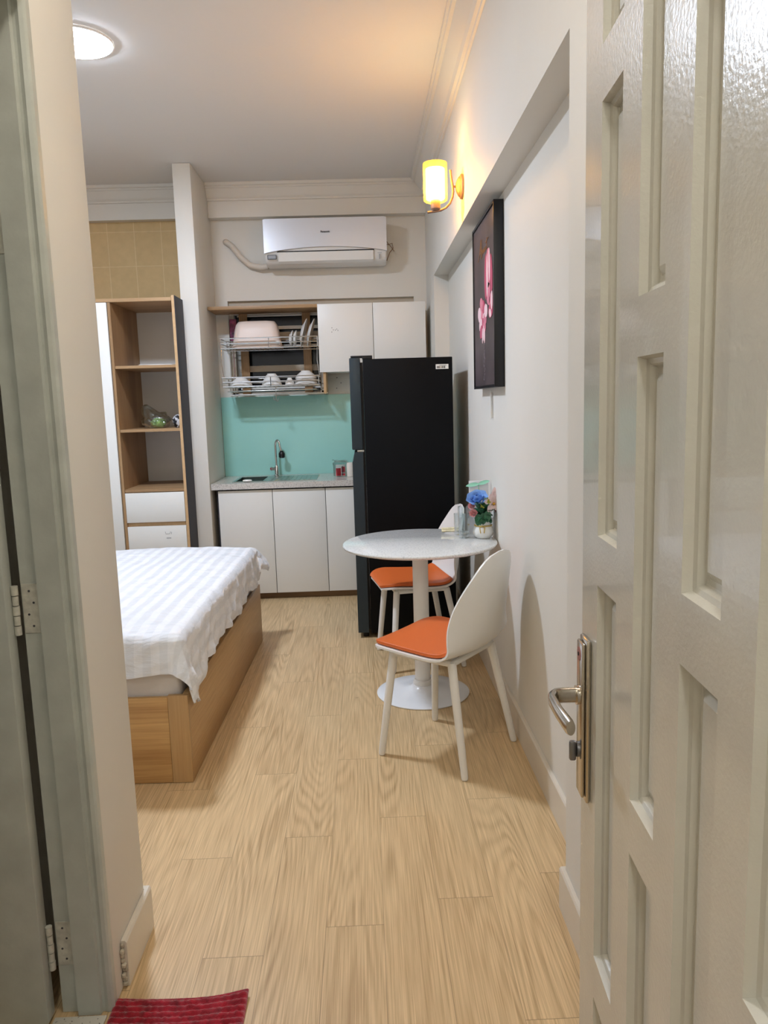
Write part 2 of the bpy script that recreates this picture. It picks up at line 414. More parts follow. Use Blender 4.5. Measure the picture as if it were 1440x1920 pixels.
c_ = build('broken_plaster', b_, M_chip, o); tag(c_, 'crumbling bare plaster at the cut end')
# wall marks above the recess baseboard
# ------------------------------------------------------------------ window behind the rack
W = empty('window_1', (-.3, 6.08, WZ0), 'dark louvred window behind the dish rack and wall cabinet', 'window', None, 'structure')
M_frame = mat('window_frame_beige', (196,184,166), .5)
b_ = B()
for x0, x1 in ((WX0, WX0+.035), (-.33, -.29)): box(b_, x0, x1, 6.04, 6.09, WZ0, WZ1)
box(b_, WX0, -.29, 6.04, 6.09, WZ0, WZ0+.02); box(b_, WX0, WX1, 6.035, 6.09, 2.098, WZ1)
build('window_frame', b_, M_frame, W, 0)
build('pane', bx(WX0+.035, -.29, 6.10, 6.106, WZ0, WZ1), mat('dark_pane', (14,17,24), .15), W, 0)
for z0, z1, mm, y in ((2.083, 2.096, M_white, 6.05), (1.985, 2.01, M_white, 6.05), (1.905, 1.965, M_frame, 6.07), (1.845, 1.86, M_white, 6.06), (1.665, 1.712, M_frame, 6.07), (1.53, 1.56, M_white, 6.06)):
    build('louvre_bar', bx(-.955, -.335, y, y+.012, z0, z1), mm, W, 0)
build('mullion_glass', bx(-.975, -.925, 6.075, 6.08, 1.62, 1.86), mat('frosted_louvre', (170,170,164), .3), W, 0)
for i, x0 in enumerate((-.935, -.452)):
    o = build('wooden_batten', bx(x0, x0+.062, 6.012, 6.03, WZ0+.001, 2.11, bev=.001), M_woodp)
    tag(o, ['upright wooden batten behind the pink basin in the window opening', 'upright wooden batten behind the standing plates in the window opening'][i], 'batten')
o = build('carton', bx(-1.0, -.95, 5.965, 5.997, 1.90, 2.06, bev=.002), mat('carton_print', (120,60,90), .5, var=.6, vscale=25))
tag(o, 'small purple and orange carton wedged beside the pink basin', 'box')
o = build('wall_plate', bx(-1.06, -1.015, 5.985, 5.999, 1.56, 1.90, bev=.002), M_white); tag(o, 'narrow white panel on the wall left of the dish rack', 'panel')

# ------------------------------------------------------------------ kitchen
K = empty('base_cabinet', (-.3, 5.7, 0), 'white flat-fronted kitchen base cabinet on brown plinth left of fridge', 'cabinet')
b_ = B(); box(b_, -1.072, -1.054, 5.443, 5.98, .052, .815); box(b_, .432, .45, 5.443, 5.98, .052, .815); box(b_, -1.054, .432, 5.443, 5.98, .052, .07); box(b_, -1.054, .432, 5.96, 5.98, .07, .815)
build('body', b_, M_navy, K, 0)
build('plinth', bx(-1.072, .45, 5.475, 5.95, .001, .050), wood('plinth_wood', (110,82,54), (150,116,80), 0, freq=2), K, 0)
xs = [-1.062, -.674, -.295, .084, .45]
for i in range(4):
    build('door', bx(xs[i]+.002, xs[i+1]-.002, 5.424, 5.441, .050, .806, bev=.0015), M_lamin, K)
SX0, SX1, SY0, SY1 = -.95, -.745, 5.50, 5.84
b_ = B()
for a in ((-1.103, SX0, 5.402, 5.9985), (SX1, .45, 5.402, 5.9985), (SX0, SX1, 5.402, SY0), (SX0, SX1, SY1, 5.9985)): box(b_, a[0], a[1], a[2], a[3], .8175, .86)
o = build('worktop', b_, M_counter, None, 0); tag(o, 'pale grey stone kitchen worktop with an inset steel sink', 'worktop')
S = empty('kitchen_sink', (-.65, 5.68, .86), 'stainless steel sink with drainer, bowl coloured dark teal for reflections, set in the worktop', 'sink')
b_ = B()
z0 = .8605
for a in ((-.965, SX0+.004, 5.47, 5.87), (SX1-.004, -.735, 5.47, 5.87), (SX0, SX1, 5.47, SY0+.004), (SX0, SX1, SY1-.004, 5.87)): box(b_, *a, z0, z0+.004, bev=.001, seg=1)
box(b_, -.735, -.36, 5.47, 5.87, z0, z0+.003)
for i in range(9): box(b_, -.70+i*.035, -.69+i*.035, 5.51, 5.83, z0+.003, z0+.006, bev=.001, seg=1)
build('drainer', b_, M_steel, S)
b_ = B()
prof = [(0, .70), (.03, .70), (.085, .702), (.10, .72), (.102, .8595)]
for k in range(len(prof)): pass
vs = []
def rr(x0, x1, y0, y1, z, r):
    out = []
    for cx, cy, a in ((x1-r, y1-r, 0), (x0+r, y1-r, PI/2), (x0+r, y0+r, PI), (x1-r, y0+r, 1.5*PI)):
        for k in range(5): out.append(b_.verts.new((cx+r*math.cos(a+k*PI/8), cy+r*math.sin(a+k*PI/8), z)))
    return out
R1 = rr(SX0+.003, SX1-.003, SY0+.003, SY1-.003, .862, .02); R2 = rr(SX0+.006, SX1-.006, SY0+.006, SY1-.006, .72, .03); R3 = rr(SX0+.02, SX1-.02, SY0+.02, SY1-.02, .70, .03)
for A, C in ((R1, R2), (R2, R3)):
    for k in range(20): b_.faces.new((A[k], A[(k+1) % 20], C[(k+1) % 20], C[k]))
b_.faces.new(R3)
build('bowl', b_, mat('teal_reflection_steel', (70,86,82), .3, .7), S)  # dark teal colour stands in for reflections in the steel bowl
o = build('soap_bar', lathe(B(), [(0, 0), (.6, .02), (.9, .2), (1, .5), (.9, .8), (.6, .98), (0, 1)], (0,0,0), 20), M_ceramic)
o.scale = (.035, .022, .014); o.location = (-.855, 5.475, .8655); tag(o, 'small white soap on the front rim of the sink', 'soap')
F = empty('kitchen_faucet', (-.69, 5.90, .865), 'chrome gooseneck faucet with black spray head behind the sink', 'faucet')
b_ = B(); lathe(b_, [(0, .8605), (.026, .8605), (.026, .868), (.018, .875), (.016, .93), (.011, .94), (0, .94)], (-.69, 5.905, 0), 24)
build('base', b_, M_chrome, F)
pts = [(-.69, 5.905, .93), (-.692, 5.905, 1.09)] + [(-.692+.020*(1-math.cos(a))*.9, 5.905-.012*(1-math.cos(a)), 1.09+.045*math.sin(a)) for a in [PI*k/10 for k in range(1, 10)]] + [(-.652, 5.88, 1.08), (-.645, 5.878, 1.05)]
build('spout', tube(B(), pts, .0085, 12), M_chrome, F)
b_ = B(); lathe(b_, [(0, 0), (.018, 0), (.024, .01), (.024, .035), (.014, .05), (.009, .056), (0, .056)], (-.642, 5.876, 1.0), 20)
build('spray_head', b_, M_black, F)
b_ = B(); tube(b_, [(-.70, 5.90, .915), (-.725, 5.885, .918)], .012, 12); tube(b_, [(-.725, 5.885, .918), (-.732, 5.88, .918)], .016, 12)
build('mixer_handle', b_, M_chrome, F)
o = build('red_dot', tube(B(), [(-.732, 5.88, .918), (-.7335, 5.879, .918)], .008, 10), M_red, F)
o = build('splashback', bx(-1.104, .45, 5.990, 5.9995, .8602, 1.474, bev=.001), M_splash); tag(o, 'glossy teal glass splashback panel behind the sink', 'splashback')
# packets by the fridge
P_ = empty('noodle_packet', (-.19, 5.68, .86), 'red and white snack packet in clear bag on the worktop beside fridge', 'packet')
b_ = B(); box(b_, -.225, -.152, 5.66, 5.70, .862, .95, bev=.006); build('carton', b_, M_white, P_)
b_ = B(); box(b_, -.222, -.186, 5.6575, 5.6595, .868, .925); box(b_, -.18, -.155, 5.6575, 5.6595, .895, .935); box(b_, -.18, -.155, 5.6575, 5.6595, .87, .885)
build('red_print', b_, M_red, P_, 0)
b_ = B(); box(b_, -.176, -.17, 5.656, 5.6574, .872, .94); box(b_, -.163, -.16, 5.656, 5.6574, .888, .93); build('dark_print', b_, M_text, P_, 0)
b_ = B(); lathe(b_, [(.052, .862), (.056, .93), (.060, .965), (.045, .975), (.062, .985)], (-.19, 5.68, 0), 16, sy=.5)
for v in b_.verts: v.co += Vector((noise.noise(v.co*40)*.012, 0, noise.noise(v.co*37)*.008))
build('clear_bag', b_, M_film, P_)
o = build('paper_roll', lathe(B(), [(0, .8615), (.026, .8615), (.027, .87), (.028, .95), (.022, .965), (0, .965)], (-.115, 5.66, 0), 20), mat('tissue', (232,224,212), .9))
tag(o, 'short white paper roll standing between snack packet and fridge', 'paper roll')

# wall cabinet
C_ = empty('wall_cabinet', (.08, 5.8, 1.63), 'white two-door wall cabinet with oak top board over the rack', 'cabinet')
build('body', bx(-.268, .472, 5.692, 5.985, 1.634, 2.108), M_white, C_, 0)
build('door', bx(-.313, .086, 5.672, 5.690, 1.632, 2.118, bev=.0015), M_lamin, C_)
build('door', bx(.090, .472, 5.672, 5.690, 1.632, 2.118, bev=.0015), M_lamin, C_)
build('top_board', bx(-1.102, -.314, 5.672, 5.985, 2.096, 2.120, bev=.001), M_woodx, C_)
build('side_panel', bx(-.290, -.270, 5.692, 5.985, 1.478, 2.094, bev=.001), M_edge, C_)
b_ = B()
for (px, pz) in ((-.215, 1.945), (-.205, 1.93), (-.217, 1.915), (-.19, 1.928), (-.18, 1.935), (-.172, 1.925)): box(b_, px, px+.006, 5.6712, 5.6719, pz, pz+.006)
o = build('sticker_residue', b_, mat('glue_grey', (150,146,140), .8), C_, 0)
b_ = B()
for (px, pz) in ((-.2, 1.60), (-.17, 1.56), (-.205, 1.52)): tube(b_, [(px, 5.9975, pz), (px, 5.9995, pz)], .004, 8)
o = build('screw_anchor', b_, M_text); tag(o, 'few dark screw holes in the wall beneath the wall cabinet', 'screw', None, 'stuff')

# dish rack
R_ = empty('dish_rack', (-.66, 5.8, 1.48), 'chrome two-tier wire dish rack hanging left of wall cabinet', 'dish rack')
RX0, RX1, RY0, RY1 = -1.03, -.322, 5.680, 5.955
def basket(z0, z1, inset=.02):
    b = B(); r = .0035
    for z, ins in ((z0, inset*.2), ((z0+z1)/2, inset*.1), (z1, 0)):
        x0, x1, y0, y1 = RX0+ins, RX1-ins, RY0+ins, RY1-ins
        tube(b, [(x0, y0, z), (x1, y0, z), (x1, y1, z), (x0, y1, z)], r*1.2, 8, close=True)
    for i in range(19):
        x = RX0+.03+i*(RX1-RX0-.06)/18
        tube(b, [(x, RY0+.004, z0), (x, RY1-.004, z0)], .0018, 6)
    for x, y in ((RX0, RY0), (RX1, RY0), (RX0, RY1), (RX1, RY1), ((RX0+RX1)/2, RY0)):
        tube(b, [(x, y, z0), (x, y, z1)], r, 8)
    return b
build('upper_basket', basket(1.822, 1.893), M_chrome, R_)
build('lower_basket', basket(1.545, 1.612), M_chrome, R_)
b_ = B()
for x in (RX0+.05, RX1):
    tube(b_, [(x, RY1, 1.90), (x, RY1, 1.484), (x, RY0+.04, 1.484)], .005, 8)
tube(b_, [(RX0+.05, RY0+.04, 1.484), (RX1+.06, RY0+.04, 1.484)], .005, 8)
for x in (RX0+.004, RX1-.004): tube(b_, [(x, RY0+.02, 1.83), (x-.004, RY0+.01, 1.72), (x+.01, RY0+.01, 1.61)], .0025, 8)
build('rack_frame', b_, M_chrome, R_)
build('drip_tray', bx(RX0+.03, RX1-.02, RY0+.03, RY1-.03, 1.510, 1.516, bev=.002), M_steel, R_)
b_ = B(); X0 = -.645; tube(b_, [(X0, RY0+.04, 1.54), (X0, RY0+.03, 1.45), (X0, RY0+.025, 1.435), (X0+.012, RY0+.02, 1.43), (X0+.018, RY0+.02, 1.45)], .003, 8)
tube(b_, [(X0, RY0+.03, 1.45), (X0-.014, RY0+.02, 1.44), (X0-.018, RY0+.02, 1.46)], .003, 8)
build('hook', b_, M_steel, R_)
# basin turned upside down
b_ = B()
def rrect(b, cx, cy, hx, hy, z, r, n=6):
    out = []
    for sx, sy, a in ((1, 1, 0), (-1, 1, PI/2), (-1, -1, PI), (1, -1, 1.5*PI)):
        for k in range(n): out.append(b.verts.new((cx+sx*(hx-r)+r*math.cos(a+k*PI/2/(n-1)), cy+sy*(hy-r)+r*math.sin(a+k*PI/2/(n-1)), z)))
    return out
rings = [rrect(b_, -.775, 5.828, hx, hy, z, r) for hx, hy, z, r in ((.185, .112, 1.828, .05), (.188, .114, 1.835, .05), (.178, .110, 1.842, .05), (.160, .098, 1.955, .05), (.150, .088, 1.995, .05), (.135, .075, 2.018, .05), (.10, .05, 2.023, .04))]
for A, C in zip(rings, rings[1:]):
    for k in range(len(A)): b_.faces.new((A[k], A[(k+1) % len(A)], C[(k+1) % len(A)], C[k]))
b_.faces.new(rings[-1])
o = build('wash_basin', b_, M_basin, None, 1.0); tag(o, 'pale pink plastic basin upside down in the upper rack', 'basin')
def plate(r, x, z, tilt, label, group):
    b = B(); M = Matrix.Rotation(math.radians(90+tilt), 4, 'Y')
    lathe(b, [(0, 0), (r*.55, 0), (r*.6, .004), (r, .018), (r*1.0, .022), (r*.6, .009), (r*.55, .006), (0, .006)], (x, 5.80, z), 36, M=M)
    return tag(build('plate', b, M_ceramic), label, 'plate', group)
plate(.062, -.535, 1.89, 6, 'small white plate standing next to the pink basin', 'plates in the upper rack')
plate(.062, -.508, 1.89, 6, 'small white plate standing just right of its twin', 'plates in the upper rack')
plate(.108, -.445, 1.932, 14, 'large white plate leaning in the rack, left of two', 'plates in the upper rack')
plate(.108, -.392, 1.932, 16, 'large white plate leaning at the right end of the rack', 'plates in the upper rack')
def bowl(name, r, h, x, y, z, label, n=1, sub=.02):
    root = None
    b = B()
    prof = [(0, h), (r*.42, h), (r*.45, h-.006), (r*.55, h-.012), (r*.85, h*.45), (r, .003), (r*.98, 0), (r*.94, .003), (r*.8, h*.42), (r*.5, h-.018), (0, h-.012)]
    lathe(b, prof, (x, y, z), 36)
    return tag(build('bowl', b, M_ceramic), label, 'bowl', 'bowls in the lower rack')
bowl('bowl', .085, .062, -.91, 5.79, 1.552, 'wide white bowl upside down at the left end of lower rack')
bowl('bowl', .075, .085, -.68, 5.79, 1.552, 'white bowl upside down in the middle of the lower rack')
bowl('bowl', .036, .05, -.545, 5.77, 1.552, 'smallest white bowl upside down in the lower rack')
for k in range(3):
    bowl('bowl', .088-.004*k, .058, -.425, 5.79, 1.552+.021*k, ['bottom bowl of the white stack at right of lower rack', 'middle bowl of the white stack at right of lower rack', 'top bowl of the white stack at right of lower rack'][k])
L_ = B(); tube(L_, [(-.95, 5.7005, 1.852), (-.62, 5.7005, 1.858)], .0045, 8); lathe(L_, [(0, 0), (.010, .004), (.014, .012), (.010, .020), (0, .022)], (-.61, 5.7005, 1.847), 20, sx=1.5, sy=.55)
tag(build('ladle', L_, M_plastic), 'white ladle lying along the front of the upper rack', 'ladle')

# air conditioner ---------------------------------------------------------------
A_ = empty('air_conditioner', (-.24, 5.98, 2.42), 'white wall-mounted air conditioner beneath the ceiling beam', 'air conditioner')
AX0, AX1 = -.682, .204
prof = [(5.985, 2.738), (5.80, 2.738), (5.775, 2.728), (5.765, 2.70), (5.765, 2.52), (5.785, 2.455), (5.82, 2.425), (5.88, 2.418), (5.985, 2.425)]
b_ = prism(B(), prof, AX0, AX1, 'x'); es = [e for e in b_.edges if abs(e.verts[0].co.x-e.verts[1].co.x) < .001]
bmesh.ops.bevel(b_, geom=es, offset=.006, segments=2, affect='EDGES')
build('body', b_, M_plastic, A_)
M_acp = mat('pearl_panel', (214,216,222), .28, .25)
n = 30; poly = []
for i in range(n+1):
    t = i/n; x = AX0-.003+(AX1-AX0+.006)*t
    z = 2.494+.040*math.sin(PI*t)**.75
    poly.append((x, z))
poly += [(AX1+.003, 2.728), (AX1-.01, 2.734)] + [(AX0+.01, 2.734), (AX0-.003, 2.728)]
b_ = B(); 
fr = []
for x, z in poly:
    yy = 5.748 - .006*math.sin(PI*(z-2.49)/.25)
    fr.append((b_.verts.new((x, yy, z)), b_.verts.new((x, 5.763, z))))
for i in range(len(fr)):
    j = (i+1) % len(fr); b_.faces.new((fr[i][0], fr[j][0], fr[j][1], fr[i][1]))
b_.faces.new([f[0] for f in fr]); b_.faces.new([f[1] for f in fr][::-1])
build('front_panel', b_, M_acp, A_)
b_ = B(); prism(b_, [(5.762, 2.505), (5.755, 2.500), (5.772, 2.44), (5.80, 2.425), (5.815, 2.43), (5.785, 2.445)], -.585, .108, 'x'); build('louvre', b_, M_plastic, A_)
build('air_slot', bx(-.59, .113, 5.758, 5.764, 2.500, 2.509), M_dark, A_, 0)
b_ = B(); box(b_, -.664, -.598, 5.762, 5.768, 2.455, 2.486)
build('display', b_, M_text, A_, 0)
build('display_window', bx(-.659, -.603, 5.7605, 5.7618, 2.459, 2.482), mat('grey_lens', (150,152,154), .3), A_, 0)
b_ = B(); box(b_, .150, .156, 5.766, 5.7715, 2.44, 2.475); box(b_, .138, .17, 5.760, 5.7645, 2.482, 2.484); build('indicator_mark', b_, mat('grey_print', (170,168,170), .5), A_, 0)
def text(s, loc, rot, size, m, parent, name, bold=0, ext=.0004):
    cu = bpy.data.curves.new(name, 'FONT'); cu.body = s; cu.size = size; cu.align_x = 'CENTER'; cu.align_y = 'CENTER'; cu.extrude = ext; cu.offset = bold
    o = bpy.data.objects.new(name, cu); COL.objects.link(o); cu.materials.append(m)
    dg = bpy.context.evaluated_depsgraph_get(); me = bpy.data.meshes.new_from_object(o.evaluated_get(dg)); bpy.data.objects.remove(o)
    o = bpy.data.objects.new(name, me); COL.objects.link(o)
    o.parent = parent; o.location = Vector(loc)-(ORG[parent] if parent else Vector((0,0,0))); o.rotation_euler = rot; ORG[o] = ORG[parent]
    return o
text('Panasonic', (-.237, 5.7415, 2.636), (PI/2, 0, 0), .017, M_text, A_, 'logo_lettering', .0006)
b_ = B(); tube(b_, [(-.6835, 5.94, 2.438), (-.74, 5.945, 2.432), (-.82, 5.96, 2.452), (-.89, 5.965, 2.515), (-.95, 5.97, 2.595), (-.995, 5.985, 2.63), (-1.0, 5.998, 2.632)], .022, 14)
tag(build('insulated_pipe', b_, mat('pipe_wrap', (220,210,196), .6, bump=.5, bscale=40)), 'thick wrapped white pipe curving left from the air conditioner', 'pipe')
b_ = B(); tube(b_, [(.208, 5.93, 2.60), (.23, 5.95, 2.575), (.255, 5.96, 2.585), (.262, 5.97, 2.55), (.235, 5.97, 2.52), (.212, 5.96, 2.46)], .003, 8); tube(b_, [(.208, 5.94, 2.58), (.24, 5.96, 2.57), (.27, 5.975, 2.53)], .0025, 8)
tag(build('cable', b_, mat('cable_tan', (150,120,90), .6)), 'thin tan wires looping at the right end of air conditioner', 'cable')

# ------------------------------------------------------------------ wardrobe
Wd = empty('wardrobe', (-1.9, 5.4, 0), 'tall oak and white wardrobe with open shelves and drawers beside partition', 'wardrobe')
WY0, WY1 = 5.15, 5.75
XL, XR = -1.652, -1.216
build('side_panel', bx(XR-.018, XR, WY0, WY1, .001, 2.135), [M_edge], Wd, 0)
o = build('side_skin', bx(XR+.0002, XR+.004, WY0+.004, WY1, .001, 2.133), M_navy, Wd, 0); tag(o, 'dark outer side of the wardrobe')
build('divider', bx(XL, XL+.018, WY0, WY1, .001, 2.098), M_woodp, Wd, 0)
build('top_board', bx(-2.6, XR-.019, WY0-.003, WY1, 2.10, 2.122), M_woodx, Wd, 0)
build('back_panel', bx(-2.58, XR-.019, WY1-.012, WY1-.001, .05, 2.098), M_white, Wd, 0)
build('side_panel', bx(-2.6, -2.582, WY0, WY1, .001, 2.098), M_woodp, Wd, 0)
for x0, x1 in ((-2.578, -2.118), (-2.114, XL-.002)):
    build('door', bx(x0, x1, WY0-.018, WY0-.001, .05, 2.096, bev=.001), M_white, Wd)
for z in (1.672, 1.252, .848):
    build('shelf', bx(XL+.019, XR-.019, WY0+.006, WY1-.013, z, z+.018), M_woodx, Wd, 0)
for z0, z1 in ((.640, .842), (.40, .612), (.16, .372)):
    build('drawer', bx(XL+.020, XR-.020, WY0-.002, WY0+.015, z0, z1, bev=.001), M_white, Wd)
build('drawer_rail', bx(XL+.019, XR-.019, WY0+.02, WY0+.04, .05, .845), M_edge, Wd, 0)
b_ = B(); cx, cz = -1.36, .565
tube(b_, [(cx-.02, WY0-.0026, cz+.008), (cx-.016, WY0-.0026, cz-.008), (cx+.01, WY0-.0026, cz-.008), (cx+.016, WY0-.0026, cz+.006), (cx+.024, WY0-.0026, cz+.002), (cx+.02, WY0-.0026, cz-.01)], .0012, 6)
build('printed_mark', b_, mat('grey_mark', (140,140,146), .6), Wd, 0); b_ = B()
for k in range(4): box(b_, cx-.012+k*.008, cx-.007+k*.008, WY0-.0032, WY0-.0025, cz-.04, cz-.034)
o = build('printed_caption', b_, mat('grey_caption', (140,140,146), .6), Wd, 0)
b_ = B()
for v in [(0,0)]: pass
prism(b_, [(-1.50, 5.22), (-1.26, 5.20), (-1.245, 5.40), (-1.47, 5.42)], 1.6905, 1.694, 'z')
prism(b_, [(-1.49, 5.20), (-1.28, 5.24), (-1.26, 5.42), (-1.45, 5.40)], 1.6945, 1.698, 'z')
tag(build('paper_sheet', b_, mat('paper', (226,224,218), .8), None, 0), 'loose white papers on the top open shelf of the wardrobe', 'paper')
# plastic bag and pouch
b_ = B(); bmesh.ops.create_icosphere(b_, subdivisions=4, radius=1)
for v in b_.verts:
    d = v.co.normalized(); k = 1+.22*noise.noise(d*2.6+Vector((3,1,0)))+.1*noise.noise(d*7)
    v.co = Vector((d.x*.095*k, d.y*.07*k, max(d.z*.062*k, -.05)))
    if d.z > .45 and d.x < 0: v.co += Vector((-.05, 0, .045))*(d.z-.45)*1.8
    v.co += Vector((-1.44, 5.36, 1.3225))
BG = build('plastic_bag', b_, M_film); tag(BG, 'crumpled clear plastic bag of greens on the middle wardrobe shelf', 'bag')
b_ = B(); bmesh.ops.create_icosphere(b_, subdivisions=3, radius=1)
for v in b_.verts:
    d = v.co.normalized(); k = 1+.3*noise.noise(d*4)
    v.co = Vector((d.x*.05*k, d.y*.04*k, max(d.z*.035*k, -.03)))+Vector((-1.43, 5.36, 1.3035))
tag(build('leafy_greens', b_, mat('pale_greens', (150,178,110), .6, var=.4, vscale=30)), 'pale leafy greens inside the clear bag', 'vegetable')
b_ = B(); bmesh.ops.create_icosphere(b_, subdivisions=3, radius=1)
for v in b_.verts:
    d = v.co.normalized(); k = 1+.25*noise.noise(d*3+Vector((9,0,0)))
    v.co = Vector((d.x*.038*k, d.y*.05*k, max(d.z*.048*k, -.042)))+Vector((-1.284, 5.33, 1.3125))
tag(build('pouch', b_, speckle('black_white_print', (24,24,30), (220,220,224), 26, .5, .6)), 'black and white patterned pouch beside the clear bag', 'pouch')

# ------------------------------------------------------------------ bed (local, rotated slightly)
bed = empty('bed', (-.69, 2.716, 0), 'low oak-panelled bed frame at the left of the room', 'bed', local=True)
bl, bw = 2.15, 1.735
build('side_panel', bx(-.022, 0, .022, bw, .002, .347, bev=.001), M_bedside, bed)
build('corner_post', bx(-.075, 0, 0, .021, .002, .345, bev=.001), M_bedpost, bed)
build('end_panel', bx(-bl, -.0765, .002, .021, .002, .338, bev=.001), M_bedfront, bed)
build('end_panel', bx(-bl, -.0225, bw-.022, bw-.001, .002, .345, bev=.001), M_bedfront, bed)
build('slat_base', bx(-bl, -.0225, .022, bw-.023, .25, .275), M_bedpost, bed, 0)
bed.rotation_euler = (0, 0, math.atan2(-.035, 1.734))
def match(o):  # place a loose thing with the bed's own turn
    o.location = bed.location; o.rotation_euler = bed.rotation_euler
b_ = bx(-bl+.05, -.03, .03, bw-.03, .277, .555, bev=.02, seg=4)
mt = build('mattress', b_, M_fabric, None, 1.0, keep=True); match(mt); tag(mt, 'off-white mattress showing under the duvet at the bed end', 'mattress')
def duvet():
    b = B(); uv = b.loops.layers.uv.new('UVMap')
    A, Bn, Cf = .235, .185, .12
    xe, ye, yf, r, top = -.055, .055, bw-.045, .05, .592
    S = [-bl+.1+(bl-.1+xe)*i/110 for i in range(110)]+[xe+A*i/44 for i in range(45)]
    T = [ye-Bn+Bn*i/34 for i in range(34)]+[ye+(yf-ye)*i/120 for i in range(120)]+[yf+Cf*i/20 for i in range(21)]
    V = {}
    for i, s in enumerate(S):
        for j, t in enumerate(T):
            # irregular hem
            a = max(0, s-xe); n_ = max(0, ye-t); f_ = max(0, t-yf)
            if a > 0: a *= 1+.16*noise.noise(Vector((t*4, 1.7, 0)))+.05*noise.noise(Vector((t*13, 4, 0)))+.30*math.exp(-((t-ye-.03)/.13)**2)
            if n_ > 0: n_ *= 1+.16*noise.noise(Vector((s*4, 8.7, 0)))
            c = n_ if n_ else -f_
            d = math.hypot(a, c)
            base = Vector((min(s, xe), min(max(t, ye), yf), 0))
            puff = .010*noise.noise(Vector((s*3, t*3, 0)))+.006*noise.noise(Vector((s*9+t*4, t*13, 2)))+.0025*noise.noise(Vector((s*24, t*44, 5)))
            if d < 1e-6:
                p = base+Vector((0, 0, top+puff-.012*max(0, 1-min(min(abs(s-xe), abs(t-ye)), .12)/.12)))
            else:
                dr = Vector((a, -c, 0))/d
                lim = r*PI/2
                if d < lim: out, dn = r*math.sin(d/r), r*(1-math.cos(d/r))
                else: out, dn = r+.10*(d-lim), r+(d-lim)*.985
                k = min(1, d/.2)
                q = t if a > abs(c) else s
                fold = .006*math.sin(q*27+7*noise.noise(Vector((q*3, d*6, 0))))+.016*noise.noise(Vector((q*15+d*9, d*14, 3)))+.005*noise.noise(Vector((q*50, d*22, 7)))
                corner = min(a, abs(c))/max(a, abs(c), 1e-6)
                out += fold*k*(1-.5*corner)+.004*k
                out += .045*corner*k*k; dn -= .012*corner*k
                if f_ > 0 and a > 0: out += .05*corner*k; dn *= .72
                p = base+dr*out+Vector((0, 0, top-.012-dn+puff*.6))
            V[i, j] = b.verts.new(p)
    for i in range(len(S)-1):
        for j in range(len(T)-1):
            f = b.faces.new((V[i, j], V[i+1, j], V[i+1, j+1], V[i, j+1]))
            for l, (ii, jj) in zip(f.loops, ((i, j), (i+1, j), (i+1, j+1), (i, j+1))): l[uv].uv = (S[ii], T[jj])
    return b
dv = build('duvet', duvet(), M_sheet, None, 3, keep=True); match(dv); tag(dv, 'white satin-striped duvet draped over the bed with hanging corner', 'duvet')
md = dv.modifiers.new('thick', 'SOLIDIFY'); md.thickness = .008; md.offset = -1

# ------------------------------------------------------------------ fridge
Fr = empty('refrigerator', (.22, 4.72, 0), 'tall black two-door refrigerator standing against the right wall', 'refrigerator')
FY0, FY1 = 4.42, 5.06
build('cabinet', bx(.002, .516, FY0, FY1, .03, 1.648, bev=.004), M_fridge, Fr)
build('gasket', bx(-.012, .0015, FY0+.012, FY1-.012, .05, 1.63), M_rub, Fr, 0)
build('freezer_door', bx(-.075, -.0125, FY0, FY1, 1.132, 1.656, bev=.006), M_fdoor, Fr)
b_ = prism(B(), [(-.0125, .035), (-.0125, 1.118), (-.062, 1.118), (-.070, 1.07), (-.076, 1.06), (-.076, .035)], FY0, FY1, 'y')
build('fridge_door', b_, M_fdoor, Fr, .4)
b_ = B(); box(b_, -.066, .058, FY0+.004, FY0+.06, 1.6565, 1.668, bev=.003); box(b_, .0, .058, FY0+.004, FY0+.06, 1.6485, 1.66, bev=.002)
build('top_hinge', b_, M_rub, Fr)
build('middle_hinge', bx(-.045, -.006, FY0-.001, FY0+.03, 1.1195, 1.1300, bev=.001), M_steel, Fr)
for x in (-.03, .46): build('foot', lathe(B(), [(0, 0.001), (.018, .001), (.018, .029), (0, .029)], (x, FY0+.05, 0), 16), M_rub, Fr)
o = build('energy_sticker', bx(.420, .493, FY0-.0012, FY0-.0002, 1.580, 1.607), M_white, Fr, 0)
b_ = B()
random.seed(5); x = .427
while x < .473:
    w = random.choice((.001, .002, .003)); 
    if not .4465 < x < .450: box(b_, x, x+w, FY0-.0018, FY0-.0013, 1.584, 1.597)
    x += w+random.choice((.001, .0015, .002))
box(b_, .44, .482, FY0-.0018, FY0-.0013, 1.600, 1.602)
build('barcode', b_, M_text, o, 0)

# ------------------------------------------------------------------ table
TX, TY, TZ, TR = .243, 3.53, .745, .364
Tb = empty('round_table', (TX, TY, 0), 'round white stone-topped pedestal table by the right wall', 'table')
b_ = lathe(B(), [(0, TZ-.018), (TR-.012, TZ-.018), (TR-.003, TZ-.014), (TR, TZ-.007), (TR-.002, TZ-.002), (TR-.006, TZ), (0, TZ)], (TX, TY, 0), 96)
build('tabletop', b_, M_quartz, Tb)
b_ = B(); box(b_, TX-.12, TX+.12, TY-.12, TY+.12, TZ-.026, TZ-.0185, bev=.002); build('top_plate', b_, M_plastic, Tb)
build('column', lathe(B(), [(0, .05), (.037, .05), (.037, TZ-.0265), (0, TZ-.0265)], (TX, TY, 0), 40), M_plastic, Tb)
build('collar', lathe(B(), [(.038, .045), (.046, .045), (.047, .055), (.044, .066), (.038, .070)], (TX, TY, 0), 40), M_plastic, Tb)
build('base', lathe(B(), [(0, .001), (.222, .001), (.224, .006), (.215, .010), (.15, .015), (.09, .024), (.06, .034), (.05, .045), (0, .045)], (TX, TY, 0), 72), mat('base_gloss_white', (240,242,244), .2), Tb)

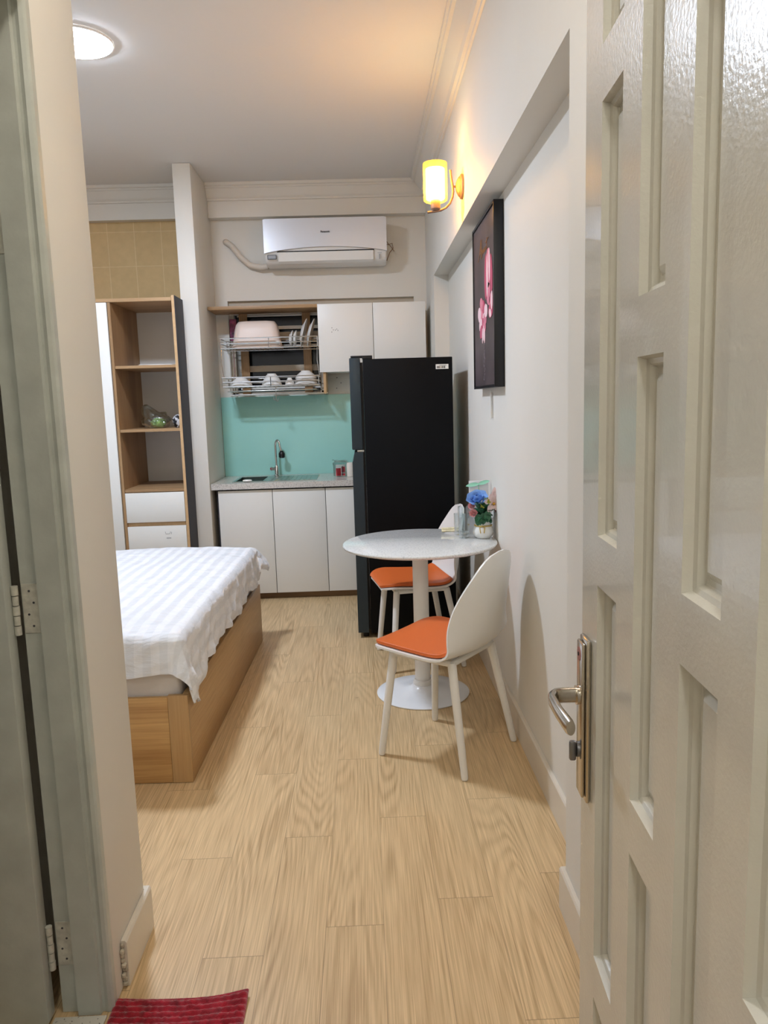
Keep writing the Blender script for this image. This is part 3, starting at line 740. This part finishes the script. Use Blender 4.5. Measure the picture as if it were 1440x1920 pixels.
# ------------------------------------------------------------------ chairs (front of seat faces -y)
PR = [(-.228, .432), (-.218, .446), (-.16, .455), (-.05, .449), (.06, .444), (.125, .448), (.168, .468), (.194, .510), (.210, .575), (.224, .655), (.236, .745), (.246, .842)]
def prof_at(v):
    f = v*(len(PR)-1); i = min(int(f), len(PR)-2); t = f-i
    P0, P1, P2, P3 = PR[max(i-1, 0)], PR[i], PR[i+1], PR[min(i+2, len(PR)-1)]
    o = []
    for k in (0, 1):
        o.append(.5*((2*P1[k])+(-P0[k]+P2[k])*t+(2*P0[k]-5*P1[k]+4*P2[k]-P3[k])*t*t+(-P0[k]+3*P1[k]-3*P2[k]+P3[k])*t**3))
    return o
def shell_pt(u, v, lift=0):
    y, z = prof_at(v); y2, z2 = prof_at(min(v+.01, 1)); y1, z1 = prof_at(max(v-.01, 0))
    ty, tz = y2-y1, z2-z1; l = math.hypot(ty, tz) or 1; ny, nz = -tz/l, ty/l
    # half width
    w = .226
    if v < .4 and y < -.135: w = .226-.09*(1-math.sqrt(max(0, 1-((-.135-y)/.0935)**2)))
    vt = .56
    if v > vt: w = .226*math.sqrt(max(0, 1-((v-vt)/(1-vt))**2.5))
    bend = max(0, min(1, (v-.34)/.5))
    bow = .006+.078*bend*bend*(3-2*bend)
    full = (abs(u)*w/.226)
    k = bow*full**2.2+lift
    return Vector((u*w, y+ny*k, z+nz*k))
def shell_mesh(v0, v1, us, nu, nv, lift):
    b = B(); V = {}
    for j in range(nv+1):
        v = v0+(v1-v0)*j/nv
        for i in range(nu+1):
            u = (-1+2*i/nu)*us
            if us < 1:  # cushion, with rounded plan corners
                e = min(1, max(0, (j/nv)/.10)); e2 = min(1, max(0, (1-j/nv)/.16))
                u *= .90+.10*math.sqrt(1-(1-e)**2); u *= .80+.20*math.sqrt(1-(1-e2)**2)
            V[i, j] = b.verts.new(shell_pt(u, min(v, .9995), lift))
    for j in range(nv):
        for i in range(nu): b.faces.new((V[i, j], V[i+1, j], V[i+1, j+1], V[i, j+1]))
    return b
ch = empty('dining_chair', (0,0,0), local=True)
sh = build('shell', shell_mesh(0, 1, 1, 28, 60, 0), M_plastic, ch, 3)
m_ = sh.modifiers.new('s', 'SOLIDIFY'); m_.thickness = .008; m_.offset = -1
cu = build('seat_cushion', shell_mesh(.06, .52, .935, 24, 30, .004), M_orange, ch, 3)
m_ = cu.modifiers.new('s', 'SOLIDIFY'); m_.thickness = .014; m_.offset = 1
m_ = cu.modifiers.new('b', 'BEVEL'); m_.width = .006; m_.segments = 3; m_.angle_limit = 1.0
b_ = B()
fx_, fy0_, fy1_ = .150, -.150, .118
for p, q in (((-fx_, fy0_), (fx_, fy0_)), ((-fx_, fy1_), (fx_, fy1_)), ((-fx_, fy0_), (-fx_, fy1_)), ((fx_, fy0_), (fx_, fy1_))):
    tube(b_, [(p[0], p[1], .420), (q[0], q[1], .420)], .012, 10)
for s in (-1, 1): box(b_, s*.11-.02, s*.11+.02, -.14, .11, .414, .442, bev=.004)
build('under_frame', b_, M_plastic, ch)
for sx in (-1, 1):
    for sy in (-1, 1):
        yt = fy0_ if sy < 0 else fy1_
        top = Vector((sx*fx_, yt, .424)); bot = Vector((sx*.198, sy*.192+.004, .006))
        b_ = B(); tube(b_, [top.lerp(bot, t) for t in (0, .02, .5, .985)]+[bot+Vector((0, 0, -.0035))], [.0155, .017, .0155, .0135, .012], 18)
        lg = build('leg', b_, M_plastic, ch)
        build('foot_pad', tube(B(), [bot+Vector((0, 0, -.0036)), bot+Vector((0, 0, -.0055))], .010, 12), M_steel, lg)
def yaw(fx, fy):  # rotation turning local -y to (fx, fy)
    return math.atan2(fx, -fy)
far = copy_tree(ch)
ch.location = (.297, 2.925, 0); ch.rotation_euler = (0, 0, yaw(-.79, .615))
tag(ch, 'white shell dining chair with orange seat, nearer the viewer than the table', 'chair', 'orange-seated dining chairs')
far.location = (.262, 4.03, 0); far.rotation_euler = (0, 0, yaw(-.985, -.17))
tag(far, 'white shell dining chair with orange seat between table and fridge', 'chair', 'orange-seated dining chairs')

# ------------------------------------------------------------------ on the table
V_ = empty('flower_pot', (.556, 3.575, TZ), 'white ceramic pot of artificial blue and pink flowers on the table', 'flower pot')
px, py = .552, 3.575
build('pot', lathe(B(), [(0, TZ+.001), (.034, TZ+.001), (.045, TZ+.012), (.050, TZ+.032), (.044, TZ+.052), (.037, TZ+.060), (.040, TZ+.078), (.046, TZ+.094), (.042, TZ+.094), (.036, TZ+.078), (.033, TZ+.06), (0, TZ+.055)], (px, py, 0), 40), M_ceramic, V_)
b_ = B(); tube(b_, [(px+.041*math.cos(a), py+.041*math.sin(a), TZ+.061) for a in [2*PI*k/24 for k in range(24)]], .0028, 8, close=True)
for dx in (-.012, .012): tube(b_, [(px-.012, py-.042, TZ+.061), (px-.012+dx, py-.050, TZ+.056), (px-.012+dx*.7, py-.051, TZ+.03)], .0025, 8)
build('gold_cord', b_, M_gold, V_)
def petal(b, base, d, up, L, Wd_, cup=.3, mi=0, n=6):
    d = d.normalized(); side = d.cross(up).normalized(); nrm = side.cross(d).normalized()
    prev = None
    for i in range(n+1):
        t = i/n; w = Wd_*(math.sin(PI*min(1, t**.85*.94+.05))**.55)*.5
        c = base+d*L*t+nrm*(cup*L*t*t)
        ring = [b.verts.new(c+side*w*s+nrm*(abs(s)*w*.35)) for s in (-1, 0, 1)]
        if prev:
            for k in (0, 1):
                f = b.faces.new((prev[k], prev[k+1], ring[k+1], ring[k])); f.material_index = mi
        prev = ring
def rose(b, c, R, axis):
    axis = axis.normalized(); a0 = axis.orthogonal().normalized(); a1 = axis.cross(a0)
    for ring, (rr_, n, open_) in enumerate(((.20, 4, 1.5), (.40, 5, 1.3), (.62, 6, 1.0), (.78, 7, .6))):
        for k in range(n):
            a = 2*PI*k/n+ring*.5; rad = a0*math.cos(a)+a1*math.sin(a)
            d = rad*math.cos(open_)+axis*math.sin(open_)
            petal(b, c+rad*R*.16*ring-axis*R*.3, d, axis, R*(.72+.06*ring), R*(1.0+.12*ring), .35-.25*(ring > 1))
def at(px_, dy, z): return Vector((px_, py+dy, z))
top = TZ+.09
b_ = B(); rose(b_, Vector((px-.028, py-.01, top+.098)), .046, Vector((-.25, -.6, .9))); o = build('blue_rose', b_, M_blue, V_, 2); tag(o, 'large blue rose')
b_ = B(); cc = Vector((px+.048, py-.015, top+.075))
for k in range(6):
    a = k*PI/3; d = Vector((math.cos(a)*.8, -.35, math.sin(a)*.8+.25)); petal(b_, cc, d, Vector((0, -1, .2)), .058, .034, .1)
petal(b_, cc, Vector((.05, -.1, 1)), Vector((0, -1, 0)), .08, .03, .05); petal(b_, cc, Vector((.25, -.1, 1)), Vector((0, -1, 0)), .075, .026, .05)
o = build('pale_lily', b_, M_pale, V_, 2); tag(o, 'pale pink lily')
b_ = B(); lathe(b_, [(0, -.008), (.008, 0), (0, .008)], tuple(cc+Vector((0, -.012, 0))), 12); build('stamen', b_, M_yel, V_)
for q, (dx, dz, r) in enumerate(((-.056, .065, .016), (-.048, .03, .018), (.068, .042, .018), (.052, .118, .012))):
    b_ = B(); rose(b_, Vector((px+dx, py-.012, top+dz)), r, Vector((dx*4, -.8, .5))); build('pink_rosebud', b_, M_pink, V_, 2)
b_ = B(); random.seed(12)
for k in range(64):
    a = random.uniform(0, 2*PI); el = random.uniform(-.25, 1.1)
    d = Vector((math.cos(a)*math.cos(el), math.sin(a)*math.cos(el), math.sin(el)))
    base = Vector((px, py, top-.005))+Vector((d.x*.02, d.y*.02, random.uniform(0, .045)))
    if base.x+d.x*.06 > .6 or base.x+d.x*.06 < .498: continue
    petal(b_, base, d, Vector((0, 0, 1)), random.uniform(.05, .075), random.uniform(.024, .034), -.25)
for dx, dz in ((-.03, .03), (-.005, .035), (.015, .045)): petal(b_, Vector((px+dx, py-.045, top+dz)), Vector((-.1, -.25, -1)), Vector((0, -1, 0)), .055, .034, .1)
o = build('leaves', b_, M_leaf, V_, 2); tag(o, None, None, None, 'stuff')
b_ = B()
for dx, dz in ((.012, .095), (-.006, .07), (.018, .085)):
    for k in range(5): petal(b_, Vector((px+dx, py-.03, top+dz)), Vector((math.cos(k*1.26), -.3, math.sin(k*1.26))), Vector((0, -1, 0)), .016, .010, .1)
build('yellow_green_sprig', b_, M_leafl, V_, 2)
# card behind flowers
Cd = empty('greeting_card', (.55, 3.66, TZ), 'white display card with a mint bow behind the flower pot', 'card')
b_ = B(); box(b_, .502, .598, 3.690, 3.697, TZ+.001, TZ+.262, bev=.001); build('card', b_, mat('card_stock', (236,234,238), .4), Cd)
build('card_stand', bx(.53, .57, 3.6975, 3.735, TZ+.001, TZ+.004), M_plastic, Cd, 0)
b_ = B(); 
petal(b_, Vector((.548, 3.680, TZ+.247)), Vector((-1, 0, -.1)), Vector((0, -1, .5)), .062, .02, -.1); petal(b_, Vector((.548, 3.680, TZ+.247)), Vector((1, 0, .22)), Vector((0, -1, .5)), .055, .02, .1)
tube(b_, [(.548, 3.681, TZ+.245), (.549, 3.682, TZ+.215)], .002, 6)
build('mint_bow', b_, mat('mint', (150,214,186), .5), Cd, 2)
# glasses
def tumbler(x, y, r, h, label):
    b = lathe(B(), [(0, .0008), (r*.86, .0008), (r*.9, .004), (r, h), (r-.002, h), (r*.9-.003, .02), (r*.6, .014), (0, .013)], (x, y, TZ), 12)
    return tag(build('drinking_glass', b, M_glass, None, .3), label, 'glass', 'clear glasses on the table')
tumbler(.462, 3.585, .030, .152, 'tall clear glass just left of the flower pot')
tumbler(.452, 3.675, .029, .105, 'shorter clear glass behind the tall one on table')
b_ = B()
for k in range(4): tube(b_, [(.372, 3.765+.004*k, TZ+.006+.009*(k//2)), (.46, 3.755+.004*k+.01*(k % 2), TZ+.008+.009*(k//2))], .006, 8)
tag(build('wrapped_wafers', b_, mat('cream_wrapper', (224,214,180), .5, var=.12, vscale=60)), 'small bundle of cream wrapped sticks lying on the table', 'snack')

# ------------------------------------------------------------------ sconce
Sc = empty('wall_sconce', (.51, 3.82, 2.41), 'lit wall sconce with amber glass cylinder on bronze arm', 'wall lamp')
Mx = Matrix.Rotation(-PI/2, 4, 'Y')
SY = 3.82
build('backplate', lathe(B(), [(0, 0.0005), (.056, .0005), (.058, .006), (.054, .012), (.048, .014), (.044, .020), (.03, .028), (.02, .032), (0, .034)], (.5098, SY, 2.413), 40, M=Mx), M_bronze, Sc)
b_ = B(); tube(b_, [(.478, SY, 2.413), (.462, SY, 2.415)], .005, 10)
pts = [(.452, SY, 2.490), (.456, SY, 2.45), (.462, SY, 2.415), (.464, SY, 2.39), (.460, SY, 2.365), (.448, SY, 2.338), (.428, SY, 2.318), (.402, SY, 2.306), (.372, SY, 2.301), (.338, SY, 2.298)]
tube(b_, pts, .0055, 12)
build('arm', b_, M_bronze, Sc)
sx_ = .378
build('lamp_holder', lathe(B(), [(0, 2.306), (.012, 2.306), (.022, 2.314), (.023, 2.335), (.023, 2.352), (.012, 2.354), (0, 2.354)], (sx_, SY, 0), 30), M_bronze, Sc)
build('outer_shade', lathe(B(), [(.024, 2.345), (.048, 2.346), (.056, 2.352), (.058, 2.36), (.058, 2.520), (.0565, 2.522), (.0555, 2.520), (.0555, 2.362), (.046, 2.349), (.024, 2.348)], (sx_, SY, 0), 48), M_shade, Sc)
build('inner_shade', lathe(B(), [(0, 2.356), (.043, 2.358), (.045, 2.362), (.045, 2.494), (.043, 2.497), (0, 2.497)], (sx_, SY, 0), 40), M_bulb, Sc)

# ------------------------------------------------------------------ painting
Pt = empty('painting', (.59, 3.6, 1.45), 'dark flower painting in deep black frame hung in the wall recess', 'painting')
PY0, PY1, PZ0, PZ1, PXF = 3.295, 3.915, 1.452, 2.222, .566
M_bf = mat('black_frame', (24,25,30), .4)
b_ = B(); w = .012
box(b_, PXF, .609, PY0, PY0+w, PZ0, PZ1, bev=.001); box(b_, PXF, .609, PY1-w, PY1, PZ0, PZ1, bev=.001)
box(b_, PXF, .609, PY0+w, PY1-w, PZ0, PZ0+w, bev=.001); box(b_, PXF, .609, PY0+w, PY1-w, PZ1-w, PZ1, bev=.001)
build('frame', b_, M_bf, Pt)
def canvas_mat():
    m = mat('dark_canvas', (78,68,70), .5, var=.22, vscale=4); return m
cv = build('canvas', bx(PXF+.006, .607, PY0+w+.001, PY1-w-.001, PZ0+w+.001, PZ1-w-.001), canvas_mat(), Pt, 0)
XC = PXF+.0052
def blob(b, cy, cz, ry, rz, ang, mi=0, lift=0, n=14, wob=.15):
    pts = []
    for k in range(n):
        a = 2*PI*k/n; rr_ = 1+wob*noise.noise(Vector((math.cos(a)*2+cy*50, math.sin(a)*2+cz*50, 0)))
        yy = ry*math.cos(a)*rr_; zz = rz*math.sin(a)*rr_
        pts.append((cy+yy*math.cos(ang)-zz*math.sin(ang), cz+yy*math.sin(ang)+zz*math.cos(ang)))
    prism(b, pts, XC-.0006-lift, XC-.0001, 'x', mi)
M_p1 = mat('paint_pink', (214,130,150), .6, var=.1, vscale=40); M_p2 = mat('paint_deep_pink', (190,84,112), .6); M_p3 = mat('paint_pale', (240,208,214), .6)
b_ = B()
# tall magnolia bud: y runs away from the camera; centre slightly right of the middle
yc = 3.47
for dy, dz, ry, rz, an, mi in ((0, .0, .030, .085, 0, 0), (.03, -.03, .018, .10, .12, 1), (-.035, -.035, .018, .085, -.2, 1), (.012, -.03, .012, .09, .05, 2), (-.016, .01, .010, .07, -.05, 2),
                               (.0, -.11, .028, .05, 0, 0), (-.03, -.16, .026, .045, .3, 0), (-.04, -.15, .012, .04, .2, 2), (-.025, -.19, .03, .03, 0, 1), (-.02, -.2, .016, .018, .5, 2)):
    blob(b_, yc+dy*2.2, 1.975+dz, ry*1.9, rz, an*.6, mi, .0003*(mi+1))
for k in range(12):
    a = k*2.4; r = .045*math.sqrt(k/12)
    blob(b_, 3.635+r*2.6*math.cos(a), 1.775+r*1.6*math.sin(a), .045, .030, .3*math.sin(a), (0, 2, 1, 0)[k % 4], .0003+.00008*k)
for dy, dz in ((.03, -.07), (-.03, -.075), (-.005, -.06)): blob(b_, 3.615+dy, 1.765+dz, .014, .035, .1, 2 if dy else 0, .0012)
blob(b_, 3.73, 1.80, .05, .035, .2, 2, .001)
build('painted_flowers', b_, [M_p1, M_p2, M_p3], cv, 0)
b_ = B()
def stroke(pts, r=.0013): tube(b_, [(XC-.0008, y, z) for y, z in pts], r, 5, flat=1)
stroke([(3.76, 2.05), (3.72, 2.065), (3.69, 2.10), (3.675, 2.135), (3.67, 2.09), (3.668, 2.045)]); stroke([(3.70, 2.075), (3.64, 2.085)]); stroke([(3.64, 2.13), (3.645, 2.05), (3.63, 2.07)])
stroke([(3.63, 2.07), (3.615, 2.08), (3.61, 2.06), (3.59, 2.08), (3.58, 2.06), (3.56, 2.08), (3.55, 2.06), (3.53, 2.08)]); stroke([(3.50, 2.11), (3.51, 2.06), (3.49, 2.065)]); stroke([(3.54, 2.095), (3.46, 2.105)])
build('gold_script', b_, mat('gold_script_paint', (176,130,84), .5), cv, 0)
b_ = B(); random.seed(8)
for k in range(16): blob(b_, 3.60+random.uniform(-.02, .02), 1.66-k*.011+random.uniform(-.004, .004), random.uniform(.003, .009), random.uniform(.003, .008), random.random()*3, 0, .0003, n=8, wob=.5)
build('pale_reflection', b_, mat('paint_grey', (138,128,134), .6), cv, 0)
b_ = B(); box(b_, .600, .6095, 3.605, 3.622, 1.312, 1.43, bev=.001); tube(b_, [(.598, 3.600, 1.44), (.598, 3.600, 1.305)], .002, 8)
tag(build('cable_duct', b_, M_plastic), 'short white cable duct on the wall just beneath the painting', 'cable duct')

# ------------------------------------------------------------------ ceiling lamp
Cl = empty('ceiling_lamp', (-1.215, 3.655, H), 'bright round flush ceiling lamp over the bed', 'ceiling lamp')
build('rim', lathe(B(), [(.1501, H-.0005), (.156, H-.0005), (.156, H-.010), (.1501, H-.011)], (-1.215, 3.655, 0), 64), M_plastic, Cl)
build('diffuser', lathe(B(), [(.150, H-.009), (.147, H-.013), (.12, H-.016), (0, H-.018)], (-1.215, 3.655, 0), 64), M_led, Cl)

# ------------------------------------------------------------------ right panelled door (local: y along leaf, hinge at 0, face at x=0 looks -x)
D = empty('door_1', (.2614, .18, 0), 'open cream gloss door with staggered tall panels at right', 'door', None, 'structure', local=True)
LEN = .8865
cols = [((.982-.18), (.892-.18)), ((.823-.18), (.740-.18)), ((.677-.18), (.589-.18)), ((.525-.18), (.437-.18)), ((.372-.18), (.285-.18))]
cols = [(b*1.0014, a*1.0014) for a, b in cols]
zo = [(.12, .54), (.605, 1.15), (1.217, 1.755), (1.82, 2.02)]; ze = [(.12, .30), (.36, .866), (.932, 1.44), (1.503, 2.02)]
def door_leaf():
    b = B()
    ys = sorted([0, LEN]+[v for c in cols for v in c])
    def quad(x, y0, y1, z0, z1, flip): 
        b.faces.new([b.verts.new(p) for p in ((x, y0, z0), (x, y1, z0), (x, y1, z1), (x, y0, z1))])
    def ring(x0, r0, x1, r1):
        (a0, a1, b0, b1), (c0, c1, d0, d1) = r0, r1
        P0 = [(x0, a0, b0), (x0, a1, b0), (x0, a1, b1), (x0, a0, b1)]; P1 = [(x1, c0, d0), (x1, c1, d0), (x1, c1, d1), (x1, c0, d1)]
        for k in range(4):
            j = (k+1) % 4; b.faces.new([b.verts.new(p) for p in (P0[k], P0[j], P1[j], P1[k])])
    def ins(r, d): return (r[0]+d, r[1]-d, r[2]+d, r[3]-d)
    for face, s in ((0, 1), (.042, -1)):
        for i in range(len(ys)-1):
            y0, y1 = ys[i], ys[i+1]
            col = next((k for k, c in enumerate(cols) if abs(c[0]-y0) < 1e-6), None)
            if col is None: quad(face, y0, y1, .008, 2.14, 0); continue
            zs = zo if col % 2 == 0 else ze
            z = .008
            for z0, z1 in zs:
                quad(face, y0, y1, z, z0, 0); z = z1
                r = (y0, y1, z0, z1)
                st = [(0, 0), (.004, .0015), (.009, .003), (.011, .008), (.014, .010), (.0175, .0105), (.0185, .012)]
                for (d0, i0), (d1, i1) in zip(st, st[1:]): ring(face+s*d0, ins(r, i0), face+s*d1, ins(r, i1))
                f = ins(r, .012); ring(face+s*.0185, f, face+s*.0185, ins(r, .018)); ring(face+s*.0185, ins(r, .018), face+s*.013, ins(r, .026))
                q = ins(r, .026); quad(face+s*.013, q[0], q[1], q[2], q[3], 0)
            quad(face, y0, y1, z, 2.14, 0)
    # edges
    for y in (0, LEN): b.faces.new([b.verts.new(p) for p in ((0, y, .008), (.042, y, .008), (.042, y, 2.14), (0, y, 2.14))])
    for z in (.008, 2.14): b.faces.new([b.verts.new(p) for p in ((0, 0, z), (.042, 0, z), (.042, LEN, z), (0, LEN, z))])
    bmesh.ops.remove_doubles(b, verts=b.verts, dist=.00005)
    return b
build('leaf', door_leaf(), M_door, D, .5)
HS = build('handle_plate', B() if False else bx(-.007, -.0003, .829, .871, .823, 1.064, bev=.003), M_nickel, D)
b_ = bx(-.0125, -.0072, .834, .866, .829, 1.058, bev=.003); build('plate_face', b_, M_nickel, HS)
b_ = B(); pc = Vector((-.0125, .852, .978))
tube(b_, [pc+Vector((.0, 0, 0)), pc+Vector((-.004, 0, 0))], .014, 20)
tube(b_, [pc+Vector((-.002, 0, 0)), pc+Vector((-.022, 0, 0)), pc+Vector((-.033, -.003, 0)), pc+Vector((-.039, -.010, 0)), pc+Vector((-.041, -.022, 0)), pc+Vector((-.040, -.06, 0)), pc+Vector((-.036, -.105, 0)), pc+Vector((-.035, -.112, 0))],
     [.0115, .0115, .0115, .011, .0105, .0105, .0115, .010], 16, flat=.6)
build('lever', b_, M_nickel, HS)
b_ = B(); tube(b_, [(-.0125, .85, .897), (-.016, .85, .897)], .011, 16); box(b_, -.026, -.016, .846, .854, .880, .910, bev=.003); build('thumb_turn', b_, mat('dull_zinc', (130,130,134), .35, .9), HS)
b_ = B(); tube(b_, [(-.0126, .85, 1.040), (-.0134, .85, 1.040)], .010, 16); o = build('cap_mark', b_, mat('dull_red', (170,110,104), .5), HS); 
b_ = B(); tube(b_, [(-.0135, .85, 1.040), (-.0142, .85, 1.040)], .0028, 12); build('screw_hole', b_, M_rub, HS)
D.rotation_euler = (0, 0, -math.atan(.05238))

# ------------------------------------------------------------------ left door frame, leaf and hinges
J = empty('door_2', (-.70, 1.62, 0), 'open grey-cream painted bathroom door with painted hinges at left', 'door', None, 'structure')
# jamb profile in plan (x, y): casing bead, jamb face with stop, rebate
jp = [(-.634, 1.645), (-.634, 1.628), (-.638, 1.622), (-.646, 1.619), (-.654, 1.622), (-.660, 1.622), (-.662, 1.612), (-.714, 1.612), (-.716, 1.626), (-.755, 1.626), (-.755, 1.78), (-.7005, 1.78), (-.7005, 1.6448)]
build('door_frame', prism(B(), jp, .001, 2.249, 'z'), M_jamb, J, .3)
b_ = B(); box(b_, -.755, -.634, .76, 1.61, 2.20, 2.249); box(b_, -.755, -.634, .741, .76, .001, 2.249); build('door_frame', b_, M_jamb, J, 0)
# leaf: opened into the bathroom, edge toward the jamb
Lf = B(); box(Lf, -1.50, -.768, 1.578, 1.616, .012, 2.195, bev=.003)
lf = build('leaf', Lf, M_jamb, J)
b_ = B()
for z0, z1 in ((.14, .95), (1.1, 2.05)):
    for x0, x1 in ((-1.42, -1.16), (-1.10, -.868)):
        box(b_, x0, x1, 1.5765, 1.5779, z0, z1, bev=.0006, seg=1)
build('leaf_panel', b_, M_jamb, lf)
for z0, z1 in ((.125, .235), (.925, 1.035), (1.722, 1.832)):
    hb = B(); box(hb, -.753, -.7185, 1.6235, 1.6255, z0, z1, bev=.0006, seg=1); hg = build('hinge', hb, M_hinge, J)
    kb = B(); n = 5; hh = (z1-z0)/n
    for k in range(n): tube(kb, [(-.7615, 1.610, z0+k*hh+.001), (-.7615, 1.610, z0+(k+1)*hh-.001)], .0068 if k % 2 else .0075, 12)
    build('knuckle', kb, M_hinge, hg)
    sb = B()
    for k, dx in enumerate((0, -.008, .004, -.004)): tube(sb, [(-.733+dx, 1.6234, z0+.016+k*.026), (-.733+dx, 1.6228, z0+.016+k*.026)], .0026, 10); 
    build('screw', sb, M_text, hg)
# threshold
tag(build('threshold', bx(-.765, -.645, .77, 1.605, .0005, .006, bev=.001), M_terr), 'white speckled stone threshold at the foot of left door frame', 'threshold')

# ------------------------------------------------------------------ red mat
def mat_bm():
    b = B(); x0, x1, y0, y1 = -.640, -.322, 1.12, 1.655; nx, ny = 110, 200; V = {}
    for i in range(nx+1):
        for j in range(ny+1):
            x = x0+(x1-x0)*i/nx; y = y0+(y1-y0)*j/ny
            e = min(i, nx-i)/nx; e2 = min(j, ny-j)/ny; edge = min(1, e/.03)*min(1, e2/.02)
            rib = abs(math.sin(PI*(y-y0)/.017+.35*noise.noise(Vector((x*22, y*8, 0)))))
            z = .007+edge*(.007*rib+.003*noise.noise(Vector((x*110, y*110, 0))))
            if i in (0, nx) or j in (0, ny): z = .002
            curl = max(0, (x-(-.42))/.1)*max(0, (y-1.57)/.085); z += .012*curl**1.5
            yy = y-.010*math.sin(PI*(x-x0)/(x1-x0))*(j/ny)
            V[i, j] = b.verts.new((x, yy, z))
    for i in range(nx):
        for j in range(ny): b.faces.new((V[i, j], V[i+1, j], V[i+1, j+1], V[i, j+1]))
    return b
M_matr = mat('red_chenille', (150,16,36), .9, bump=.8, bscale=400, var=.2, vscale=60, sheen=.5)
mo = build('door_mat', mat_bm(), M_matr, None, 2); tag(mo, 'dark red ribbed chenille door mat on the floor at lower left', 'mat')
m_ = mo.modifiers.new('s', 'SOLIDIFY'); m_.thickness = .002; m_.offset = 1

# ------------------------------------------------------------------ lights
def area(name, loc, rot, sx, sy, col, power):
    l = bpy.data.lights.new(name, 'AREA'); l.shape = 'RECTANGLE'; l.size = sx; l.size_y = sy; l.color = col; l.energy = power
    o = bpy.data.objects.new(name, l); COL.objects.link(o); o.location = loc; o.rotation_euler = rot; return o
# two fill lamps added on the passage ceiling, out of view, to brighten it
Pl = empty('added_passage_fill', (-.1, -.9, H), 'added fill lamp, unseen, on the passage ceiling behind the viewpoint', 'ceiling lamp')
build('diffuser', lathe(B(), [(.12, H-.001), (.12, H-.02), (.10, H-.03), (0, H-.034)], (-.1, -.9, 0), 40), mat('passage_fill_glow', (255,255,255), .5, emit=(244,246,240), estr=24), Pl)
Pm = empty('added_passage_fill', (-.05, 1.15, H), 'added fill lamp, unseen, on the passage ceiling above the open panelled door', 'ceiling lamp')  # second added fill, lifts the left wall end and the passage
build('diffuser', lathe(B(), [(.12, H-.001), (.12, H-.02), (.10, H-.03), (0, H-.034)], (-.05, 1.15, 0), 40), mat('passage_fill_warm', (255,255,255), .5, emit=(255,242,226), estr=12), Pm)

w = bpy.data.worlds.new('w'); sc.world = w; w.use_nodes = True
w.node_tree.nodes['Background'].inputs[0].default_value = (.02, .02, .022, 1)

# ------------------------------------------------------------------ camera
YAW, PIT, ROL, FPX = .0223375, -.1431516, -.0301147, 1425.4
cy, sy = math.cos(YAW), math.sin(YAW); f = Vector((sy, cy, 0)); r = Vector((cy, -sy, 0)); u = Vector((0, 0, 1))
cp_, sp_ = math.cos(PIT), math.sin(PIT); f, u = cp_*f+sp_*u, cp_*u-sp_*f
cr, sr = math.cos(ROL), math.sin(ROL); r, u = cr*r+sr*u, cr*u-sr*r
cam = bpy.data.cameras.new('camera'); co = bpy.data.objects.new('camera', cam); COL.objects.link(co)
co.matrix_world = Matrix(((r.x, u.x, -f.x, 0), (r.y, u.y, -f.y, 0), (r.z, u.z, -f.z, 1.4), (0, 0, 0, 1)))
cam.sensor_fit = 'VERTICAL'; cam.sensor_height = 36; cam.lens = 36*FPX/1920; cam.clip_start = .02
sc.camera = co
sc.view_settings.view_transform = 'Standard'; sc.view_settings.look = 'None'; sc.view_settings.gamma = 1
sc.view_settings.use_curve_mapping = False; sc.view_settings.exposure = 2.25
